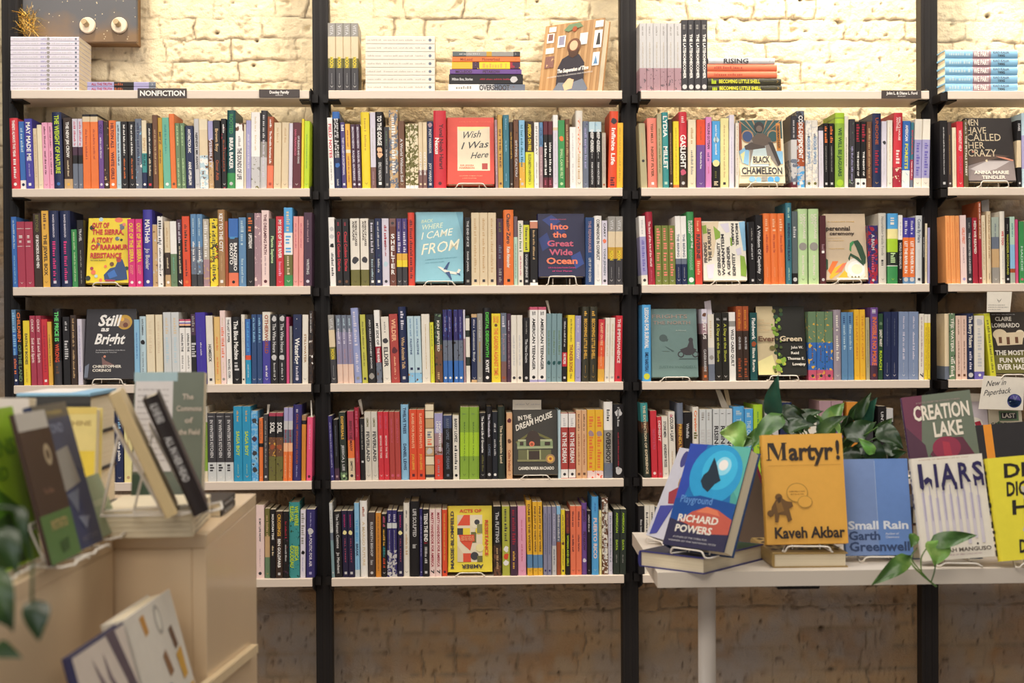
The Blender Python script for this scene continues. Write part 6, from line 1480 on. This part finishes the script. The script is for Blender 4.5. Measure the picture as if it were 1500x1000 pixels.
LEAVES = [((1094, 640), (1056, 632), 34, LT, 3.12), ((1131, 614), (1137, 551), 23, BLU, 3.14), ((1145, 606), (1100, 652), 25, MD, 3.1), ((1140, 600), (1180, 615), 20, DK, 3.14), ((1145, 626), (1195, 620), 18, DK, 3.12),
    ((1208, 622), (1237, 588), 20, MD, 3.12), ((1246, 616), (1277, 576), 17, DK, 3.16), ((1196, 634), (1240, 607), 18, DK, 3.1), ((1240, 642), (1284, 615), 26, DK, 3.12), ((1286, 625), (1324, 656), 24, DK, 3.08), ((1281, 664), (1258, 641), 13, LT, 3.1), ((1266, 620), (1282, 583), 18, BLU, 3.18),
    ((1240, 655), (1262, 690), 22, DK, 3.14), ((1270, 650), (1300, 686), 24, DK, 3.12), ((1236, 640), (1250, 600), 16, DK, 3.18), ((1150, 640), (1190, 655), 20, DK, 3.14), ((1190, 640), (1225, 655), 18, DK, 3.14), ((1255, 672), (1300, 660), 20, DK, 3.2), ((1120, 630), (1085, 655), 16, MD, 3.16),
    ((1222, 640), (1196, 606), 16, MD, 3.2), ((1180, 625), (1160, 592), 18, DK, 3.2), ((1230, 670), (1250, 640), 22, DK, 3.22), ((1285, 640), (1306, 612), 18, DK, 3.2), ((1212, 612), (1232, 634), 16, LT, 3.16), ((1262, 690), (1290, 640), 26, DK, 3.24), ((1160, 615), (1205, 600), 16, DK, 3.2), ((1270, 690), (1312, 674), 22, DK, 3.16)]
rl_ = random.Random(9)
fo = MB()
rq = random.Random(21)
for k in range(16):
    bx, by = rq.uniform(1150, 1300), rq.uniform(620, 690); an = rq.uniform(0, 6.28); ln = rq.uniform(28, 44)
    LEAVES.append(((bx, by), (bx + ln * math.cos(an), by - abs(ln * math.sin(an)) * .7 + 8), rq.uniform(15, 22), DK, rq.uniform(3.16, 3.28)))
for b_, t_, w_, mt, zc in LEAVES:
    B, T_ = PD(b_[0], b_[1], zc), PD(t_[0], t_[1], zc - rl_.uniform(-.03, .05))
    lf = MB(); leaf_mesh(lf, B - loc, T_ - loc, w_ * 1.3 * zc / FPX, Vector((rl_.uniform(-.5, .5), -1, rl_.uniform(.3, .9))), mt)
    lf.build('leaf', plant, True)
    st_ = MB(); st_.tube(smooth_path([Vector((0, 0, .09)), Vector(((B - loc).x * .4, (B - loc).y * .4, .12 + .5 * max(0, (B - loc).z - .1))), B - loc], 4), .0016, MD, 5); st_.build('stem', plant, True)
zf = 2.76
vine = MB()
vp = [loc + Vector((.02, -.05, .1)), PD(1338, 700, 3.12), PD(1345, 790, 3.0), PD(1336, 812, 2.84), PD(1336, 826, zf), PD(1350, 841, zf), PD(1362, 851, zf), PD(1372, 859, zf)]
vine.tube(smooth_path([p - loc for p in vp], 5), .0018, MD, 6)
vine.tube(smooth_path([p - loc for p in (PD(1364, 852, zf), PD(1369, 836, zf), PD(1370, 822, zf))], 4), .0013, MD, 6)
vine.tube(smooth_path([p - loc for p in (PD(1350, 841, zf), PD(1350, 815, zf), PD(1366, 792, zf))], 4), .0013, MD, 6)
vine.tube(smooth_path([p - loc for p in (PD(1362, 851, zf), PD(1340, 826, zf), PD(1334, 815, zf))], 4), .0013, MD, 6)
vine.build('trailing_vine', plant, True)
for b_, t_, w_, mt in (((1334, 814), (1278, 856), 26, MD), ((1362, 795), (1432, 782), 25, MD), ((1374, 791), (1371, 828), 40, LT), ((1340, 781), (1335, 802), 17, MD)):
    lf = MB(); leaf_mesh(lf, PD(*b_, zf) - loc, PD(*t_, zf - .01) - loc, w_ * zf / FPX, Vector((.15, -1, .45)), mt); lf.build('leaf', plant, True)

# ------------------------------------------------------------------ the birch display units on the left
HA = PD(302, 782, 2.0).z
N_, F_, C_, G_ = atz(302, 782, HA), atz(375, 722.5, HA), atz(180, 779, HA), atz(2, 865, HA)
BIR = plain('birch_laminate', '#dec5a3', .38, .5, noise=(5, .05), coat=.25, stretch=(1, 1, .3))
dA = (F_ - N_); lenA = dA.length; dA.normalize(); sA = Vector((dA.y, -dA.x, 0))
MA = Matrix(((sA.x, dA.x, 0, N_.x), (sA.y, dA.y, 0, N_.y), (0, 0, 1, 0), (0, 0, 0, 1)))     # x to the right, y away
ua = empty('display_cabinet'); ua.matrix_world = MA
tag(ua, 'pale birch display cabinet carrying the cream-edged stack, in front of the left bay', 'display cabinet')
m = MB(); m.box((-.9, 0, HA - .02), (0, lenA, HA), BIR, .0012); m.build('top_panel', ua)
m = MB(); m.box((-.02, 0, 0), (0, lenA, HA - .0202), BIR, .001); m.build('side_panel', ua)
m = MB(); m.box((-.9, 0, 0), (-.0202, .018, HA - .0202), BIR, .001); m.build('front_panel', ua)
m = MB(); m.box((-.9, lenA - .018, 0), (-.0202, lenA, HA - .0202), BIR, .001); m.build('back_panel', ua)
q0, q1 = MA.inverted() @ PD(371, 943, 2.42), MA.inverted() @ PD(285, 1003, 1.93)
m = MB(); m.add([(.0005, q1.y, q1.z - .014), (.012, q1.y, q1.z - .014), (.012, q0.y, q0.z - .014), (.0005, q0.y, q0.z - .014), (.0005, q1.y, q1.z), (.012, q1.y, q1.z), (.012, q0.y, q0.z), (.0005, q0.y, q0.z)], [(3, 2, 1, 0), (4, 5, 6, 7), (0, 1, 5, 4), (1, 2, 6, 5), (2, 3, 7, 6), (3, 0, 4, 7)], plain('birch_edge', '#e0caa4', .5, .4)); m.build('slanted_ledge', ua)
dB = (C_ - G_).normalized(); sB = Vector((dB.y, -dB.x, 0))
MBm = Matrix(((sB.x, dB.x, 0, C_.x), (sB.y, dB.y, 0, C_.y), (0, 0, 1, 0), (0, 0, 0, 1)))
ub = empty('display_counter'); ub.matrix_world = MBm
tag(ub, 'birch display counter running towards the camera, with picture books leaning on its side', 'display counter')
e0 = -.046
m = MB(); m.box((-.62, -1.25, HA - .02), (0, e0, HA), BIR, .0012); m.build('top_panel', ub)
m = MB(); m.box((-.02, -1.25, 0), (0, e0, HA - .0202), BIR, .001); m.build('side_panel', ub)
m = MB(); m.box((-.62, e0 - .02, 0), (-.0202, e0, HA - .0202), BIR, .001); m.build('end_panel', ub)
LZ = .62
m = MB(); m.box((.0003, -1.0, LZ - .02), (.20, e0, LZ), BIR, .001); m.build('lower_ledge', ub)
m = MB(); m.box((.182, -1.0, LZ + .0002), (.2, e0, LZ + .03), BIR, .001); m.build('ledge_lip', ub)

yB = -math.degrees(math.atan2(dB.y, dB.x))
GB = 'books standing on the birch counter'
lime = [('p', '#4c7a1c', [(.1, .6), (.5, .5), (.9, .7), (.8, .98), (.1, .98)]), ('p', '#2e4c18', [(.2, .7), (.6, .66), (.7, .98), (.2, .98)]), T('GREENS', '#74a428', .1, .9, .3, .1), T('AND', '#74a428', .3, .7, .45, .08)]
stand(-24, 853, HA + .0075, .012, .185, .19, '#a2cc30', False, lime, 11, yB, 0, 'bright lime green cover at the near end of the birch counter', ez=.0065, hb=.05, group=GB)
bg = [('r', '#c8c4bc', .02, 0, .98, .12), ('r', '#48342c', 0, .12, 1, .68), ('r', '#587c44', 0, .68, 1, 1), ('c', '#b4a284', .72, .3, .13, .9), ('c', '#5c4838', .72, .3, .06, .9), T('The Rise', '#8c6858', .3, .62, .55, .035), T('POTATO', '#c4a874', .28, .8, .79, .06), ('p', '#36582c', [(.4, .88), (.7, .86), (.66, .94), (.42, .95)])]
stand(76, 829, HA + .0075, .006, .106, .186, '#48342c', True, bg, 14, yB, 0, 'brown and green cover with a pale ring, on the birch counter', ez=.0065, hb=.05, group=GB)
nv = [('r', '#6a6458', 0, 0, 1, .1), T('BETWEEN', '#b4a060', .2, .8, .075, .025), ('p', '#4a5068', [(0, .1), (1, .1), (1, .5), (0, .3)]), ('p', '#9c9890', [(.2, .33), (.7, .3), (.8, .56), (.3, .6)]), ('p', '#6c7488', [(.3, .62), (.7, .6), (.5, .76)]), ('p', '#8088a0', [(.45, .78), (.8, .8), (.6, .88)]), T('BEYOND', '#8c94ac', .1, .7, .2, .06), T('HISTORY', '#6a6a80', .4, .9, .95, .03)]
stand(105, 813, HA + .0075, .012, .125, .192, '#343e66', False, nv, 15, yB, 0, 'navy cover with a pale grey shape, far one on the birch counter', ez=.0065, hb=.05, group=GB, spine=())
stand(150, 787, HA + .0075, .012, .085, .085, '#98a88c', False, [T('SEEDS', '#c8d0b8', .2, .8, .5, .08)], 22, yB, 0, 'small sage green cover at the far end of the birch counter', ez=.0065, hb=.05, group=GB)
stand(64, 766, HA + .0015, .03, .075, .172, '#ecdc90', True, [('r', '#f0d648', .5, .38, .98, .98), ('r', '#e8d070', .0, .0, 1, .06), T('SUNSHINE', '#b8a060', .1, .9, .16, .04)], 6, 4, 0, 'pale yellow book standing behind the navy cover', ez=False, group=GB)
kb_ = atz(22, 752, HA + .0003)
zb_ = HA
for k, (t_, c_, lb) in enumerate(((.062, 'charcoal', 'charcoal book at the base of the dark lying stack on the counter'), (.06, 'slate-black', 'slate black book in the middle of the dark lying stack'), (.06, 'charcoal-black', 'black book with a gold mark in the dark lying stack'), (.005, 'light-blue', 'pale blue and white thin book on top of the dark lying stack'))):
    o = lie('hardcover', t_, .17, .118 if k < 3 else .114, Matrix.Translation((kb_.x + .118, kb_.y, zb_ + .0003)) @ Matrix.Rotation(-math.pi / 2, 4, 'Y'), c_, True, ['^o~golden-yellow~.15'] if k == 2 else (), [('r', 'white', .1, .0, 1, .7)] if k == 3 else None, k)
    tag(o, lb, 'book', 'dark stack on the birch counter'); zb_ += t_ + .0004
stand(-28, 812, HA + .0015, .02, .06, .2, '#e2dcd4', False, [], 4, 10, 0, 'white book behind the lime green cover', ez=False, group=GB)

GA = 'books on the birch cabinet'
sp_ = atz(283, 786, HA + .0003)
zb_ = HA
for k in range(5):
    a_ = math.radians(180 - 3)
    head = Vector((math.sin(a_), math.cos(a_), 0)); org = Vector((sp_.x, sp_.y, zb_ + .0003)) - head * .2
    lie_at(org, a_, .0069, .132, .2, 'cream', False, 'cream-edged paperback in the blurred stack on the birch cabinet, %s from the bottom' % ordinal(k + 1), spine=['*~charcoal~.1~.8~.4'], group=GA, seed=k)
    zb_ += .0072
for k in range(2):
    o_ = atz(309, 757, HA)
    o = lie('paperback', .011, .1, .0155 * 1.0 if False else .13, Matrix.Translation((o_.x + .0165, o_.y + .13 * 0, HA + .0003 + k * .0113)) @ Matrix(((0, -1, 0, 0), (0, 0, -1, .13), (1, 0, 0, 0), (0, 0, 0, 1))), 'black', False, ['*~silver~.2~.8~.5'], None, k)
    tag(o, 'black paperback lying beside the blurred cream stack, %s one' % ('lower', 'upper')[k], 'book', GA)
stand(306, 747, zb_ + .0075, .022, .13, .172, '#2c2424', True, [], 22.5, -101, 0, 'dark book leaning on a wire easel, its spine to the room', spine=['ALL IN HER HEAD~silver~.06~.22~.45', 'ALL IN HER HEAD~silver~.34~.72~.4'], group=GA, ez=.0065)
stand(260, 752, zb_ + .0075, .016, .13, .180, '#d8c090', False, [], 24, -101, 0, 'cream book leaning on the birch cabinet stack, edge to the room', group=GA, ez=.0065)
gg = [('r', '#a8c4cc', 0, 0, .62, .07), ('r', '#dcd8d8', .02, .07, .56, .76)] + [('t', '*', '#a09898', .06, .5, .14 + .045 * k, .012) for k in range(13)] + [('r', '#41584a', .02, .78, .3, 1), T('The', '#c8bcae', .7, .86, .21, .04), T('Commons', '#c8bcae', .62, .98, .3, .04), T('of', '#c8bcae', .74, .86, .39, .04), T('the Field', '#c8bcae', .66, .96, .48, .04)]
stand(191, 737, HA + .0135, .02, .112, .208, '#70786a', False, gg, 8, 3, 0, 'grey-green book with a white text panel, standing upright on the birch cabinet', group=GA)

PBG = 'picture books leaning on the counter side'
tree = [('p', '#5a4c58', [(.62, 0), (.8, 0), (.98, .5), (1, .9), (.86, .9), (.8, .4)]), ('p', '#6c5c64', [(.14, .3), (.3, .42), (.52, .5), (.72, .62), (.9, .9), (.84, .92), (.66, .68), (.46, .55), (.26, .48)]), ('p', '#7c6c74', [(.3, .1), (.42, .3), (.54, .5), (.48, .5), (.36, .32)]), ('p', '#7c6c74', [(.5, .1), (.56, .3), (.7, .5), (.64, .5), (.5, .3)])]
fox = [('p', '#c08a3c', [(.24, .06), (.34, .05), (.36, .2), (.28, .22)]), ('c', '#a8a49c', .6, .16, .14, .7), ('c', '#e0dccf', .6, .16, .1, .7), ('p', '#8c6440', [(.5, .44), (.58, .4), (.64, .6), (.54, .62)]), ('p', '#6c4c34', [(.74, .28), (.82, .26), (.86, .44), (.78, .46)]), ('p', '#d0a040', [(.76, .5), (.9, .46), (.9, .7), (.8, .72)]), ('c', '#4c5470', .5, .74, .09, .9), ('p', '#b06c3c', [(.2, .66), (.34, .7), (.4, .86), (.3, .84)]), ('p', '#8c6440', [(.6, .8), (.7, .76), (.74, .9), (.64, .92)]), ('p', '#d0a040', [(.82, .8), (.96, .78), (.96, .9)])]
for (pa_, za, pb_, zb2, colr, art, lab, tk) in (((104, 962), 1.55, (181, 909), 1.735, '#d8ccc0', tree, 'picture book with a bare purple tree, leaning on the counter side', .012), ((183, 907), 1.74, (249, 861), 1.945, '#dcd6ca', fox, 'thick white picture book with small animals, leaning on the counter side', .032)):
    A, B = PD(*pa_, za), PD(*pb_, zb2); dd = B - A; dd.z = 0; wd_ = dd.length; yw = -math.atan2(dd.y, dd.x)
    tl_ = math.radians(15); h_ = (A.z - LZ - .001) / math.cos(tl_)
    nrm = Vector((dd.y, -dd.x, 0)).normalized()
    art = [tuple([(u, v * .42) for u, v in e] if isinstance(e, list) else e for e in el) if el[0] == 'p' else (el[0], el[1], el[2], el[3] * .42, el[4] * .7, el[5] if len(el) > 5 else 1) for el in art]
    org = Vector((A.x, A.y, LZ + .001)) + nrm * (h_ * math.sin(tl_))
    o = face_book(tk, wd_ - .003, h_, colr, True, art, org, tl_, 'hardcover', yw, 0, (), 3, [('#38385c', 1)] if tk < .02 else None)
    if tk < .02:
        bgm = MB(); lay_art(bgm, ('r', colr, .005, .006, .995, .996), tk, wd_ - .003, h_, .0001); bgm.build('cover_print', o)
    tag(o, lab, 'book', PBG)
# vine hanging close to the camera at the lower left
hp = empty('hanging_vine_plant', PD(-190, 880, 1.16)); l2 = PD(-190, 880, 1.16); hp.location = l2
tag(hp, 'dark green vine hanging close to the camera, beside the lime green cover', 'plant')
m = MB(); m.tube([(0, 0, -.07), (0, 0, -.068), (0, 0, .03), (0, 0, .032)], [.045, .05, .065, .055], plain('white_pot', '#d8d0c6', .4, .5), 24); m.build('pot', hp, True)
for b_, t_, w_, mt in (((52, 878), (56, 938), 40, DK), ((-8, 946), (30, 962), 26, DK), ((-12, 830), (18, 925), 44, DK), ((8, 770), (24, 842), 34, DK), ((30, 740), (36, 800), 15, DK), ((-14, 880), (8, 915), 30, DK)):
    lf = MB(); leaf_mesh(lf, PD(*b_, 1.16) - l2, PD(*t_, 1.15) - l2, w_ * 1.16 / FPX, Vector((.2, -1, .3)), mt); lf.build('leaf', hp, True)
m = MB()
m.tube(smooth_path([Vector((0, 0, .03)), PD(-60, 760, 1.16) - l2, PD(20, 745, 1.16) - l2, PD(45, 800, 1.16) - l2, PD(47, 880, 1.16) - l2], 6), .0015, DK, 6)
m.tube(smooth_path([Vector((.02, 0, .03)), PD(-60, 820, 1.16) - l2, PD(-10, 850, 1.16) - l2, PD(-8, 946, 1.16) - l2], 6), .0014, DK, 6)
m.build('stem', hp, True)
